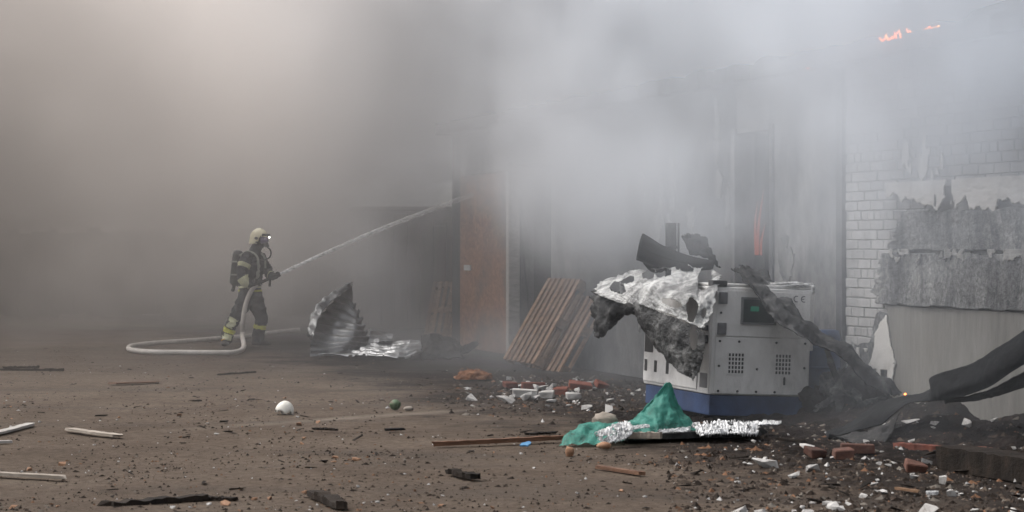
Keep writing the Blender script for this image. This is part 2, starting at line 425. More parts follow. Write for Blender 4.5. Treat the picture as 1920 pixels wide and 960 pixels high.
# roof slab with a charred, broken edge
def roof_me():
    n = 180; vs, fs = [], []
    for i in range(n+1):
        t = -1.5+(T_END+1.9)*i/n
        j = .10*noise.noise(Vector((t*3.1, 0, 0)))+.05*noise.noise(Vector((t*11, 3, 0)))
        top = ROOF+.06+.05*noise.noise(Vector((t*2.3, 9, 0)))+.03*noise.noise(Vector((t*9, 5, 0)))
        for (s, z) in ((.12+j, ROOF-.1+.03*noise.noise(Vector((t*7, 1, 0)))), (.12+j, top), (-5.7, top+.02), (-5.7, ROOF-.1)):
            vs.append(W(t, s, z))
    for i in range(n):
        for k in range(4): fs.append((i*4+k, i*4+(k+1) % 4, i*4+4+(k+1) % 4, i*4+4+k))
    fs += [(3, 2, 1, 0), tuple(n*4+k for k in range(4))]
    bm = bmesh.new(); b = [bm.verts.new(v) for v in vs]
    for f in fs: bm.faces.new([b[i] for i in f])
    bmesh.ops.recalc_face_normals(bm, faces=bm.faces); return from_bm('roof', bm)
roof = bpart('roof', roof_me(), M['roofing'])
par = bpart('parapet', flake_me([(-1.4, ROOF+.05), (-1.4, 3.50), (.2, 3.49), (.66, 3.47), (.82, 3.41), (.95, ROOF+.05)], lambda a, b, h: W(a, .06-h, b), .3, .012, 8, 3), M['roofing'], roof)
# the white silicate bricks of the pier, one by one
BL, BH, MJ = .25, .088, .010
def brick_me(L, seed):
    rg = random.Random(seed); bm = bmesh.new()
    lo, hi = (0, -.03, 0), (L-MJ, .012, BH-MJ)
    vs = box_bm(bm, lo, hi)
    for v in vs: v.co += Vector((rg.uniform(-.003, .003), 0, rg.uniform(-.003, .003)))
    bmesh.ops.recalc_face_normals(bm, faces=bm.faces)
    ed = [e for e in bm.edges if all(abs(v.co.y-.012) < 1e-4 for v in e.verts)]
    bmesh.ops.bevel(bm, geom=ed, offset=.005, segments=1, affect='EDGES')
    return from_bm('brick', bm)
bmes = [brick_me(BL, k) for k in range(5)]; hmes = [brick_me(BL/2, k) for k in range(3)]
rgb = random.Random(4)
WROT = math.atan2(WU.y, WU.x)
def brick_mtx(t, s, z):
    # local x along the wall, local y out of it
    return Matrix((( WU.x, WN.x, 0, 0), (WU.y, WN.y, 0, 0), (0, 0, 1, 0), (0, 0, 0, 1)))
nb = 0
for c in range(int((ROOF-.12)/BH)):
    z = .02+c*BH
    head = c % 6 == 2
    L = BL/2 if head else BL
    off = 0 if c % 2 else BL/2
    if head: off = BL/4
    t = T_CORNER-off
    if off and not head:
        pass
    tl = T_CORNER
    start = True
    while tl > -.75:
        ln = L
        if start and off > 0.01: ln = off; start = False
        start = False
        t0 = tl-ln
        show = (z > 2.0) or (t0 > 2.15) or (z > 1.45 and t0 > 1.5)
        if z < .35 and t0 < 2.2: show = False
        if show and ln > .1 and not (t0 < -.45):
            me = (bmes if ln > .2 else hmes)
            me = me[rgb.randrange(len(me))]
            o = obj('brick', me, M['white_brick'], masonry)
            q = brick_mtx(0, 0, 0); q.translation = W(t0+MJ/2, -.012+rgb.uniform(-.004, .005), z)
            o.matrix_world = q; nb += 1
        tl = t0
print('bricks', nb)
# concrete plinth, burnt insulation bands, peeled plaster
bpart('plinth', wall_box(-.9, 2.18, -.01, .045, 0, 1.02), M['concrete'])
def cl_patch(t0, t1, z0, z1, s, seed, edge):
    rows = []
    for k in range(4):
        z = z0+(z1-z0)*k/3
        e = edge[k]
        rows.append([W(t0+(t1+e-t0)*i/6, s+.012*math.sin(i*2+k), z) for i in range(7)])
    def disp(u, v):
        return -.007*noise.fractal(Vector((u*14, v*4, seed)), .8, 2, 5)
    def kp(u, v):
        e = .03*(1+1.6*noise.fractal(Vector((v*6, seed*3.3, 0)), .8, 2, 3)); f = .045*(1+1.2*noise.fractal(Vector((u*7, seed*5.1, 2)), .9, 2, 3))
        return u < 1-e and v > f*.6 and v < 1-f
    return patch(rows, 160, 50, disp, kp, .014)
p1 = bpart('cladding_band', cl_patch(-.9, 2.44, 1.02, 1.50, .062, 1, (-.03, .0, -.02, -.16)), M['cladding'])
p2 = bpart('cladding_band', cl_patch(-.9, 2.15, 1.50, 1.86, .050, 2, (.05, -.05, -.16, -.22)), M['cladding'])
def wallp(s0): return lambda a, b, h: W(a, s0+h, b)
def plaster_sheet(t0, t1, z0, z1, s, lower, hole, seed, nu=170, nv=60):
    """thin skin of plaster on the wall: what is left above the ragged line lower(t) and outside the burnt holes"""
    rows = [[W(t0+(t1-t0)*i/5, s, z0+(z1-z0)*k/2) for i in range(6)] for k in range(3)]
    def kp(u, v):
        t, z = t0+(t1-t0)*u, z0+(z1-z0)*v
        if z < lower(t): return False
        return noise.fractal(Vector((t*hole[0], z*hole[0]*.6, seed)), .8, 2, 3) < hole[1]
    return patch(rows, nu, nv, lambda u, v: .004*noise.fractal(Vector((u*20, v*8, seed)), .8, 2, 3), kp, .010)
def drips(t):
    a = noise.noise(Vector((t*4.2, 3.3, 0))); b = noise.noise(Vector((t*11, 7.7, 0))); c = noise.noise(Vector((t*31, 1.1, 0)))
    return 1.885+.16*a+.06*b+.02*c+(.0 if t < 1.75 else (t-1.75)*.25)
bpart('plaster_skin', plaster_sheet(-.9, 2.14, 1.68, 2.10, .068, drips, (4.5, .42), 3), M['plaster'])
bpart('plaster_skin', plaster_sheet(-.9, 2.3, 1.36, 1.52, .080, lambda t: 1.44+.05*noise.noise(Vector((t*6, 9, 0)))+.03*noise.noise(Vector((t*19, 9, 2))), (6, -.10), 8, 170, 30), M['render_pale'])['kind'] = 'stuff'
bpart('plaster_skin', plaster_sheet(1.2, 1.95, 2.10, 2.6, .012, lambda t: 2.1, (5.5, -.28), 5, 70, 50), M['plaster'])['kind'] = 'stuff'
def lowline(t): return .36+.16*noise.noise(Vector((t*7, 2, 0)))+.07*noise.noise(Vector((t*23, 5, 0)))+.30*max(0, t-2.42)
def tongue_shape(t, z):
    k = (z-.22)/.72; w = .24*math.sin(math.pi*min(1, max(0, k)**.55))**.8+.05*noise.fractal(Vector((t*9, z*9, 3)), .8, 2, 3)
    c = 2.26-.10*(k-.4)+.05*noise.noise(Vector((z*6, 1, 2)))
    return abs(t-c) < w and not (z < .45 and noise.noise(Vector((t*14, 2.2, 0))) > .12)
_sk = patch([[W(2.0+.56*i/5, .05, .2+.74*k/2) for i in range(6)] for k in range(3)], 70, 90, None, lambda u, v: tongue_shape(2.0+.56*u, .2+.74*v), .010)
bpart('plaster_skin', _sk, M['plaster'])['kind'] = 'stuff'
bpart('plaster_skin', plaster_sheet(2.35, 2.80, .12, .62, .03, lambda t: .1, (5.5, -.05), 27, 60, 60), M['plaster'])['kind'] = 'stuff'
bpart('soot_patch', flake_me([(2.2, .1), (2.25, .92), (2.45, .96), (2.5, .66), (2.9, .64), (2.95, .1)], wallp(.016), .008, .03, 6, 77), M['cladding'])
# bits of plaster left on the rendered stretch
rg = random.Random(12)
for k in range(16):
    t, z = rg.uniform(3.3, 9.5), rg.uniform(.9, 2.9)
    if 4.75 < t < 5.9: continue
    w, h = rg.uniform(.06, .22), rg.uniform(.1, .45)
    ol = [(t+w*math.cos(a)*rg.uniform(.5, 1), z+h*math.sin(a)*rg.uniform(.5, 1)) for a in [i*math.pi/4 for i in range(8)]]
    bpart('plaster_flake', flake_me(ol, wallp(s_f-.005), .018, .05, 6, 40+k), M['render_pale'])
# dark strip painted in for the shaded corner joint, then door frames
M['trim'] = mat('charred_trim', [(.3, (.03, .03, .033)), (.7, (.09, .09, .095))], 4, .8, .3, 30)
bpart('corner_post', wall_box(T_CORNER+.003, T_CORNER+.12, -.2, .035, 0, ROOF-.14), M['trim'])
for (a, b, h) in DOORS[:1]:
    f = bpart('door_frame', wall_box(a-.06, a+.01, s_f-.2, s_f+.03, 0, h+.05), M['trim'])
    obj('door_frame', wall_box(b-.01, b+.09, s_f-.2, s_f+.03, 0, h+.05), M['render'], f)
bpart('door_post', wall_box(13.38, 13.50, s_f-.1, s_f+.06, 0, 2.7), M['wood_white'])
# the boarded door: chipboard sheet with a little plate
def osb_mat():
    m, nt, out = new_mat('chipboard'); L = nt.links.new
    v = coords(nt, False, (9, 9, 14), True)
    vo = nt.nodes.new('ShaderNodeTexVoronoi'); vo.inputs['Scale'].default_value = 1.6; L(v, vo.inputs['Vector'])
    a = ramp(nt, [(0, (.11, .044, .02)), (.5, (.18, .078, .035)), (1, (.25, .12, .058))]); L(vo.outputs['Color'], a.inputs[0])
    w = coords(nt, False, (1, 1, 1), True)
    s = ramp(nt, [(.40, (0, 0, 0)), (.62, (1, 1, 1))]); L(noise_n(nt, w, .8, 6, .65, .8), s.inputs[0])
    mx = nt.nodes.new('ShaderNodeMix'); mx.data_type = 'RGBA'; L(s.outputs[0], mx.inputs[0]); L(a.outputs[0], mx.inputs[6]); mx.inputs[7].default_value = (.05, .035, .028, 1)
    b = nt.nodes.new('ShaderNodeBsdfPrincipled'); L(mx.outputs[2], b.inputs['Base Color']); b.inputs['Roughness'].default_value = .8
    L(b.outputs[0], out.inputs[0]); return m
board = bpart('door_board', wall_box(13.52, 15.88, s_f-.05, s_f+.02, .03, 2.58), osb_mat())
for k in range(1, 2):
    pass
M['tin'] = mat('plate', [(.3, (.35, .35, .34)), (.7, (.5, .5, .49))], 5, .5, .1, 20, .2)
obj('door_plate', wall_box(15.3, 15.62, s_f+.022, s_f+.04, 1.18, 1.26), M['tin'], board)

# dark shed wall dim in the smoke
M['shed'] = mat('shed_boards', [(.3, (.05, .036, .026)), (.6, (.09, .065, .048)), (.85, (.14, .10, .075))], 3, .85, .3, 20, stretch=(4, 4, .4))
shed = tag(empty('timber_shed', (-1.95, 39.5, 0), (0, 0, R(6))), 'dim brown shed wall in the smoke behind the crumpled metal sheet', 'shed')
for k in range(8):
    obj('board', box_me((-.95+k*.24, 0, .03), (-.95+k*.24+.232, .04, 2.05+.14*math.sin(k*5)), .006, 1), M['shed'], shed)
obj('wall', box_me((-.96, .045, 0), (.98, 2.4, 2.19)), M['shed'], shed)
obj('roof', box_me((-1.0, -.02, 2.2), (1.0, 2.5, 2.27), .01, 1), M['shed'], shed)
# dark board fence far behind, only a brown tone through the smoke
M['fence'] = mat('dark_fence_boards', [(.3, (.035, .026, .020)), (.6, (.06, .045, .034)), (.85, (.09, .068, .05))], 3, .9, .3, 20, stretch=(4, 4, .4), tint=.3)
fen = tag(empty('board_fence', (-9.6, 45.5, 0), (0, 0, R(3))), 'tall dark board fence at the back of the yard, almost lost in smoke', 'fence')
fbs = [box_me((0, 0, 0), (.30, .03, 1.72+.03*q), .004, 1) for q in range(7)]
for k in range(48): obj('board', fbs[(k*5+(k//3)*3) % 7], M['fence'], fen, (-7.6+k*.29, .032*(k % 2), .04+.05*math.sin(k*7.3)), (0, 0, 0))
for k in range(7): obj('post', box_me((-.07, .07, 0), (.07, .2, 1.9), .004, 1), M['fence'], fen, (-7.4+k*2.4, 0, 0))
for z in (.6, 1.5): obj('rail', box_me((-7.6, .066, z), (6.3, .12, z+.12), .004, 1), M['fence'], fen)

# ------------------------------------------------------------------ firefighter
M['suit'] = mat('navy_turnout_cloth', [(.3, (.010, .012, .016)), (.6, (.020, .023, .029)), (.85, (.034, .038, .044))], 9, .85, .5, 35)
M['band'] = mat('reflective_band', [(.3, (.40, .40, .26)), (.6, (.52, .53, .34)), (.85, (.58, .60, .42))], 9, .5, .1, 60)
M['band_y'] = mat('yellow_band', [(.3, (.42, .42, .06)), (.7, (.60, .60, .10))], 9, .6, .1, 60)
M['helmet'] = mat('cream_helmet', [(.3, (.54, .50, .35)), (.6, (.66, .62, .46)), (.85, (.70, .67, .52))], 5, .35, .05, 40, spec=.5)
M['rubber'] = mat('black_rubber', [(.3, (.008, .008, .009)), (.7, (.02, .02, .021))], 6, .6, .2, 40)
M['mask'] = mat('mask_visor', [(.3, (.06, .045, .10)), (.7, (.14, .11, .20))], 3, .15, .02, 20, spec=.6)
M['boot_y'] = mat('yellow_boot_trim', [(.3, (.45, .22, .02)), (.7, (.60, .34, .05))], 6, .6, .1, 40)
M['cyl'] = mat('air_cylinder', [(.3, (.018, .019, .02)), (.7, (.04, .042, .044))], 4, .4, .1, 40)
M['grey_strap'] = mat('grey_strap', [(.3, (.20, .21, .19)), (.7, (.33, .34, .29))], 8, .7, .2, 50)
M['lamp'] = emit('helmet_lamp', (1, .97, .9), 5)
base = G(470, 650)
man = tag(empty('person', base), 'firefighter in dark suit and cream helmet holding the hose in the smoke', 'person')
V = Vector
FD = V((math.cos(R(-25)), math.sin(R(-25)), 0)); RD = V((FD.y, -FD.x, 0))     # facing, own right hand side
BONES = []
def ring_tube(bm, pts, radii, side=None, n=20):
    rings = []
    for i, p in enumerate(pts):
        t = (pts[min(i+1, len(pts)-1)]-pts[max(i-1, 0)]).normalized()
        a = side if side is not None else t.cross(V((0, 1, 0)) if abs(t.y) < .8 else V((1, 0, 0)))
        a = (a-t*a.dot(t)).normalized(); b = t.cross(a); ra, rb = radii[i] if isinstance(radii[i], tuple) else (radii[i],)*2
        rings.append([bm.verts.new(p+a*ra*math.cos(2*math.pi*k/n)+b*rb*math.sin(2*math.pi*k/n)) for k in range(n)])
    for i in range(len(rings)-1):
        for k in range(n): bm.faces.new((rings[i][k], rings[i][(k+1) % n], rings[i+1][(k+1) % n], rings[i+1][k]))
    for rr, c in ((rings[0], pts[0]), (rings[-1], pts[-1])):
        cv = bm.verts.new(c+(pts[0]-pts[1] if rr is rings[0] else pts[-1]-pts[-2]).normalized()*.02)
        for k in range(n): bm.faces.new((rr[k], rr[(k+1) % n], cv))
def bone(nm, pts, radii):
    for i in range(len(pts)-1):
        r0, r1 = radii[i], radii[i+1]
        f = lambda r: sum(r)/2 if isinstance(r, tuple) else r
        BONES.append((nm, i, pts[i], pts[i+1], f(r0), f(r1)))
bm = bmesh.new()
def limb(nm, pts, radii, side=None, fine=5):
    bone(nm, pts, radii)
    k = (len(pts)-1)*fine
    pp = [cr(pts, i/k) for i in range(k+1)]
    rv = [V(r if isinstance(r, tuple) else (r, r)).to_3d() for r in radii]
    rr = [tuple(cr(rv, i/k)[:2]) for i in range(k+1)]
    ring_tube(bm, pp, rr, side)
limb('torso', [V((0, 0, .76)), V((-.005, 0, .86)), V((0, 0, 1.0)), V((.02, 0, 1.18)), V((.035, 0, 1.33)), V((.05, 0, 1.41)), V((.085, -.01, 1.50)), V((.12, -.03, 1.56))],
     [(.205, .165), (.20, .16), (.195, .15), (.215, .16), (.20, .135), (.12, .10), (.085, .085), (.085, .085)], RD)
sr, sl = V((.035, 0, 1.35))+RD*.19, V((.045, 0, 1.35))-RD*.19
RH, LH = V((.14, -.20, .975)), V((.375, -.135, 1.075))
limb('arm_right', [sr-RD*.06+V((0, 0, .02)), sr, V((-.105, -.27, 1.11)), V((-.03, -.29, .99)), V((.085, -.225, .975))], [.085, .095, .078, .072, .056])
limb('arm_left', [sl+RD*.06+V((0, 0, .02)), sl, V((.27, .09, 1.12)), V((.31, .0, 1.09)), V((.345, -.09, 1.085))], [.085, .092, .075, .068, .054])
limb('leg_right', [V((-.03, -.085, .82)), V((-.07, -.10, .72)), V((-.215, -.135, .46)), V((-.30, -.13, .28)), V((-.365, -.12, .085))], [.12, .125, .098, .088, .088])
limb('leg_left', [V((.03, .085, .82)), V((.06, .08, .70)), V((.15, .05, .44)), V((.125, .075, .27)), V((.09, .09, .085))], [.12, .128, .10, .09, .092])
head = V((.145, -.045, 1.635))
limb('head', [V((.12, -.03, 1.54)), head+V((.0, 0, -.02)), head+V((-.01, 0, .08))], [(.075, .085), (.078, .10), (.055, .07)], RD)
me0 = from_bm('body', bm)
tmp = obj('tmp_body', me0, M['suit'])
rm = tmp.modifiers.new('r', 'REMESH'); rm.mode = 'VOXEL'; rm.voxel_size = .011
s_ = tmp.modifiers.new('s', 'SMOOTH'); s_.factor = .5; s_.iterations = 5
dg = bpy.context.evaluated_depsgraph_get()
body_me = bpy.data.meshes.new_from_object(tmp.evaluated_get(dg)); bpy.data.objects.remove(tmp)
# cloth folds
_nr = [v.normal.copy() for v in body_me.vertices]
for v, n in zip(body_me.vertices, _nr):
    c = v.co.copy()
    amp = .020 if c.z < 1.42 else 0
    f = noise.fractal(V((c.x*8, c.y*8, c.z*15)), .7, 2.2, 4)
    v.co = c+n*amp*f
body_me.update(); body_me.shade_smooth()
if not body_me.materials: body_me.materials.append(M['suit'])
bodyo = obj('body', body_me, M['suit'], man)
import numpy as np
_co = np.array([v.co[:] for v in body_me.vertices]); _bd = np.full(len(_co), 1e9); _bi = np.zeros(len(_co), int); _bt = np.zeros(len(_co))
for q, (nm, i, a, b, r0, r1) in enumerate(BONES):
    ab = np.array(b-a); rel_ = _co-np.array(a); t_ = np.clip(rel_@ab/(ab@ab), 0, 1); d_ = np.linalg.norm(rel_-t_[:, None]*ab, axis=1)/(r0+(r1-r0)*t_)
    w_ = d_ < _bd; _bd[w_] = d_[w_]; _bi[w_] = q; _bt[w_] = i+t_[w_]
near = [(BONES[q][0], float(t_)) for q, t_ in zip(_bi, _bt)]
def band(test, m, name='reflective_band', off=.005):
    keepv = {i for i, v in enumerate(body_me.vertices) if test(near[i][0], near[i][1], v.co, v.normal)}
    fs_ = [p.vertices[:] for p in body_me.polygons if all(i in keepv for i in p.vertices)]
    if not fs_: return
    ids = sorted({i for f in fs_ for i in f}); mp_ = {i: k for k, i in enumerate(ids)}
    vs = [body_me.vertices[i].co+body_me.vertices[i].normal*off for i in ids]
    obj(name, mesh('band', vs, [tuple(mp_[i] for i in f) for f in fs_], True), m, man)
band(lambda n, t, c, nn: n == 'arm_right' and 1.32 < t < 1.62, M['band'])
band(lambda n, t, c, nn: n == 'arm_right' and 2.35 < t < 3.05, M['band'])
band(lambda n, t, c, nn: n == 'arm_left' and 3.0 < t < 3.6, M['band'])
band(lambda n, t, c, nn: n == 'torso' and .835 < c.z < .875, M['band_y'])
band(lambda n, t, c, nn: n == 'torso' and .89 < c.z < .93, M['band'])
band(lambda n, t, c, nn: n == 'leg_right' and 2.95 < t < 3.35, M['band_y'])
band(lambda n, t, c, nn: n == 'leg_left' and 2.55 < t < 2.98, M['band_y'])
band(lambda n, t, c, nn: n == 'leg_right' and 2.05 < t < 2.95 and nn.y < -.7, M['band'])
band(lambda n, t, c, nn: n == 'leg_right' and 3.35 < t < 3.85 and nn.y < -.6, M['band'])
band(lambda n, t, c, nn: n == 'torso' and 1.03 < c.z < 1.34 and abs((c-V((.03, 0, c.z))).dot(RD)-.07) < .034 and nn.dot(FD) > .3, M['grey_strap'], 'harness_strap', .008)
band(lambda n, t, c, nn: n == 'torso' and .985 < c.z < 1.02, M['rubber'], 'waist_belt', .007)
# boots
def boot(ank, toe, nm):
    d = (toe-ank); d.z = 0; d.normalize(); b = bmesh.new()
    ring_tube(b, [ank+V((0, 0, .14)), ank+V((0, 0, .06)), ank+V((0, 0, .005))-d*.01], [.072, .066, .06])
    pts = [ank-d*.075+V((0, 0, -.035)), ank-d*.02+V((0, 0, -.03)), ank+d*.08+V((0, 0, -.035)), ank+d*.16+V((0, 0, -.045)), ank+d*.205+V((0, 0, -.052))]
    sd_ = d.cross(V((0, 0, 1)))
    ring_tube(b, pts, [(.045, .045), (.056, .055), (.055, .05), (.052, .036), (.036, .025)], sd_)
    t_ = obj('tmp', from_bm('b', b), M['rubber']); r_ = t_.modifiers.new('r', 'REMESH'); r_.mode = 'VOXEL'; r_.voxel_size = .009
    q = t_.modifiers.new('s', 'SMOOTH'); q.iterations = 4
    me = bpy.data.meshes.new_from_object(t_.evaluated_get(bpy.context.evaluated_depsgraph_get())); bpy.data.objects.remove(t_); me.shade_smooth()
    o = obj('boot', me, M['rubber'], man)
    obj('boot_trim', tube([ank+d*.055+sd_*.058+V((0, 0, .01)), ank+d*.085+V((0, 0, .030)), ank+d*.055-sd_*.058+V((0, 0, .01))], .014, 8, 12), M['boot_y'], o)
boot(V((-.365, -.125, .095)), V((-.36, -.34, .04)), 'r'); boot(V((.09, .085, .095)), V((.29, .04, .04)), 'l')
# gloves closed round the branch pipe
AX = (V((.47, -.14, 1.115))-V((.14, -.20, .970))).normalized()
def glove(c, wrist, flip):
    b = bmesh.new(); w = (wrist-c); e1 = (w-AX*w.dot(AX)).normalized(); e2 = AX.cross(e1)*flip
    palm = c+e1*.036
    ring_tube(b, [wrist+e1*.02, wrist*.4+palm*.6, palm+e1*.004], [(.048, .042), (.048, .034), (.044, .028)], AX)
    ln = (.92, 1.0, .96, .8)
    for k in range(4):
        o_ = c+AX*(.040-.0265*k); pts = []
        for j in range(8):
            an = R(-10)+R(235)*ln[k]*j/7
            pts.append(o_+(e1*math.cos(an)+e2*math.sin(an))*(.040-.002*j/7))
        ring_tube(b, pts, [.0125-.0025*j/7 for j in range(8)], None, 10)
    pts = [palm+AX*.03, c+AX*.058+(e1*.8-e2*.6)*.042, c+AX*.070+(e1*.2-e2*.95)*.040, c+AX*.074+(-e1*.5-e2*.85)*.038]
    ring_tube(b, pts, [.016, .015, .014, .011], None, 10)
    t_ = obj('tmp', from_bm('b', b), M['rubber']); r_ = t_.modifiers.new('r', 'REMESH'); r_.mode = 'VOXEL'; r_.voxel_size = .005
    me = bpy.data.meshes.new_from_object(t_.evaluated_get(bpy.context.evaluated_depsgraph_get())); bpy.data.objects.remove(t_); me.shade_smooth()
    obj('glove', me, M['rubber'], man)
glove(RH, V((.085, -.225, .985)), 1); glove(LH, V((.345, -.085, 1.09)), -1)
# helmet with shell, neck skirt, comb, side caps, visor and lamp; breathing mask below it
HC = V((.135, -.045, 1.665)); HROT = Euler((0, R(6), R(-25))).to_matrix().to_4x4()
def hl(p): return (Matrix.Translation(HC) @ HROT) @ p
def helmet_me():
    nu, nv = 48, 30; vs, fs_ = [], []
    for j in range(nv+1):
        el = R(90)-R(150)*j/nv
        for i in range(nu):
            a = 2*math.pi*i/nu; ce, se = math.cos(el), math.sin(el)
            x = .150*ce*math.cos(a); y = .118*ce*math.sin(a); z = .140*se
            if se < 0: x, y = .150*(1-.10*se*se)*math.cos(a)*(1 if ce > .3 else 1), .118*math.sin(a)*(1-.05*se); z = .150*se
            z += .010*max(0, 1-abs(y)/.03)*max(0, se)
            if math.cos(a) < -.2 and se < -.3: x -= .02*(-se)
            vs.append(V((x, y, z)))
    for j in range(nv):
        for i in range(nu):
            q = [j*nu+i, j*nu+(i+1) % nu, (j+1)*nu+(i+1) % nu, (j+1)*nu+i]
            c = sum((vs[k] for k in q), V((0, 0, 0)))/4
            lim = .035 if c.x > .075 else (-.085-.02*min(1, max(0, -c.x/.1)) if c.x < .035 else .035-.12*(.075-c.x)/.04)
            if c.z > lim: fs_.append(tuple(q))
    b = bmesh.new(); bv = [b.verts.new(v) for v in vs]
    for f in fs_:
        try: b.faces.new([bv[k] for k in f])
        except ValueError: pass
    bmesh.ops.delete(b, geom=[v for v in b.verts if not v.link_faces], context='VERTS'); bmesh.ops.remove_doubles(b, verts=b.verts, dist=.0005)
    bmesh.ops.recalc_face_normals(b, faces=b.faces); bmesh.ops.solidify(b, geom=list(b.faces), thickness=.010)
    for v in b.verts: v.co = hl(v.co)
    return from_bm('helmet', b, True)
hel = obj('helmet', helmet_me(), M['helmet'], man)
def hl_lump(c, rad, m, nm, par=None, seed=1):
    me = lump(rad, .08, 2, 3, seed)
    for v in me.vertices: v.co = hl(v.co+V(c))
    return obj(nm, me, m, par or hel)
for sgn in (-1, 1):
    hl_lump((.02, .116*sgn, -.005), (.032, .012, .022), M['cyl'], 'side_cap', None, 2)
    hl_lump((.035, .114*sgn, -.066), (.045, .010, .012), M['cyl'], 'ear_slot', None, 3)
obj('visor', patch([[hl(V((.10+.055*math.cos(a), .115*math.sin(a), z))) for a in [R(-75+25*k) for k in range(7)]] for z in (.035, .06, .075)], 30, 8, None, None, .004), M['cyl'], hel)
obj('brim', tube([hl(V((.055+.115*math.cos(a), .112*math.sin(a), .036))) for a in [R(-70+20*k) for k in range(8)]], .008, 8, 24), M['helmet'], hel)
obj('lamp_arm', tube([hl(V((.10, -.10, .045))), hl(V((.17, -.075, .05))), hl(V((.205, -.06, .035)))], .007, 8, 8), M['cyl'], hel)
hl_lump((.213, -.058, .030), (.013, .013, .013), M['lamp'], 'headlamp')
mk = hl_lump((.085, 0, -.025), (.070, .078, .075), M['mask'], 'face_mask', man, 5)
hl_lump((.120, 0, -.085), (.050, .050, .045), M['rubber'], 'regulator', mk, 6)
hl_lump((.165, -.01, -.105), (.028, .028, .028), M['rubber'], 'valve', mk, 7)
obj('mask_seal', tube([hl(V((.06, .085*math.cos(a), -.035+.085*math.sin(a)))) for a in [R(30*k) for k in range(13)]], .012, 8, 36, False), M['rubber'], mk)
obj('air_line', tube([hl(V((.165, -.02, -.12))), V((.32, -.13, 1.47)), V((.315, -.14, 1.38)), V((.24, -.14, 1.33)), V((.17, -.13, 1.33))], .011, 8, 24), M['rubber'], man)
# breathing set on the back
bkc = V((.0, .0, 0))-FD*.235+V((0, .02, 0))
cyl = obj('air_cylinder', tube([bkc+V((-.055, 0, .93)), bkc+V((-.05, 0, .97)), bkc+V((.0, 0, 1.38)), bkc+V((.012, 0, 1.45)), bkc+V((.014, 0, 1.475))], lambda u: (.035, .078, .082, .075, .03)[round(u*4)], 20), M['cyl'], man)
for z in (1.10, 1.30):
    f = (z-.97)/.41; c = bkc+V((-.05+.05*f, 0, z)); obj('cylinder_strap', tube([c+V((0, 0, -.012)), c+V((0, 0, .012))], .087, 20), M['grey_strap'], cyl)
obj('valve', tube([bkc+V((-.055, 0, .94)), bkc+V((-.065, -.03, .88)), bkc+V((-.07, -.06, .86))], .028, 10), M['rubber'], cyl)
obj('back_plate', patch([[bkc+FD*.07+RD*x+V((0, 0, z)) for x in (-.13, 0, .13)] for z in (.92, 1.15, 1.40)], 8, 12, None, None, .03), M['rubber'], man)
for sgn in (-1, 1):
    obj('shoulder_strap', tube([bkc+FD*.07+RD*.09*sgn+V((0, 0, 1.38)), V((.03, 0, 1.455))+RD*.10*sgn-FD*.02, V((.04, 0, 1.38))+RD*.10*sgn+FD*.13, V((.03, 0, 1.2))+RD*.10*sgn+FD*.165], .017, 8, 20), M['grey_strap'], man)
# ------------------------------------------------------------------ hose with its branch pipe, and the jet
M['hose'] = mat('pale_hose', [(.3, (.36, .33, .30)), (.6, (.47, .44, .41)), (.85, (.54, .51, .48))], 5, .7, .2, 60)
def rel(px, py): return G(px, py, .036)
hp = [base+V(p) for p in ((.14, -.20, .970), (.065, -.235, .90), (.0, -.255, .78), (-.055, -.27, .6), (-.085, -.275, .38), (-.09, -.28, .17))]
hp += [rel(456, 655)+V((0, .05, .03)), rel(442, 660), rel(400, 661), rel(340, 660.5), rel(285, 660), rel(252, 657), rel(241, 653), rel(250, 648), rel(290, 643), rel(350, 639), rel(420, 633.5), rel(470, 629), rel(512, 623), rel(560, 618)]
hs_ = tag(obj('fire_hose', tube(hp, .036, 14, 220, True, .03), M['hose']), 'pale fire hose looping over the dirt up to the firefighter', 'hose')
tip = base+V((.47, -.14, 1.115)); hr = base+V((.14, -.20, .970))
obj('branch_pipe', tube([hr-AX*.02, hr+AX*.05, hr+AX*.06, hr+AX*.2, hr+AX*.21, hr+AX*.28, tip-AX*.01, tip], lambda u: (.030, .030, .024, .024, .034, .034, .036, .030)[round(u*7)], 16), M['rubber'], hs_)
obj('pistol_grip', tube([hr+AX*.2, hr+AX*.185+V((0, 0, -.12))], .018, 10), M['rubber'], hs_)
obj('coupling', tube([hr+AX*.02, hr+AX*.045], .042, 16), M['tin'], hs_)
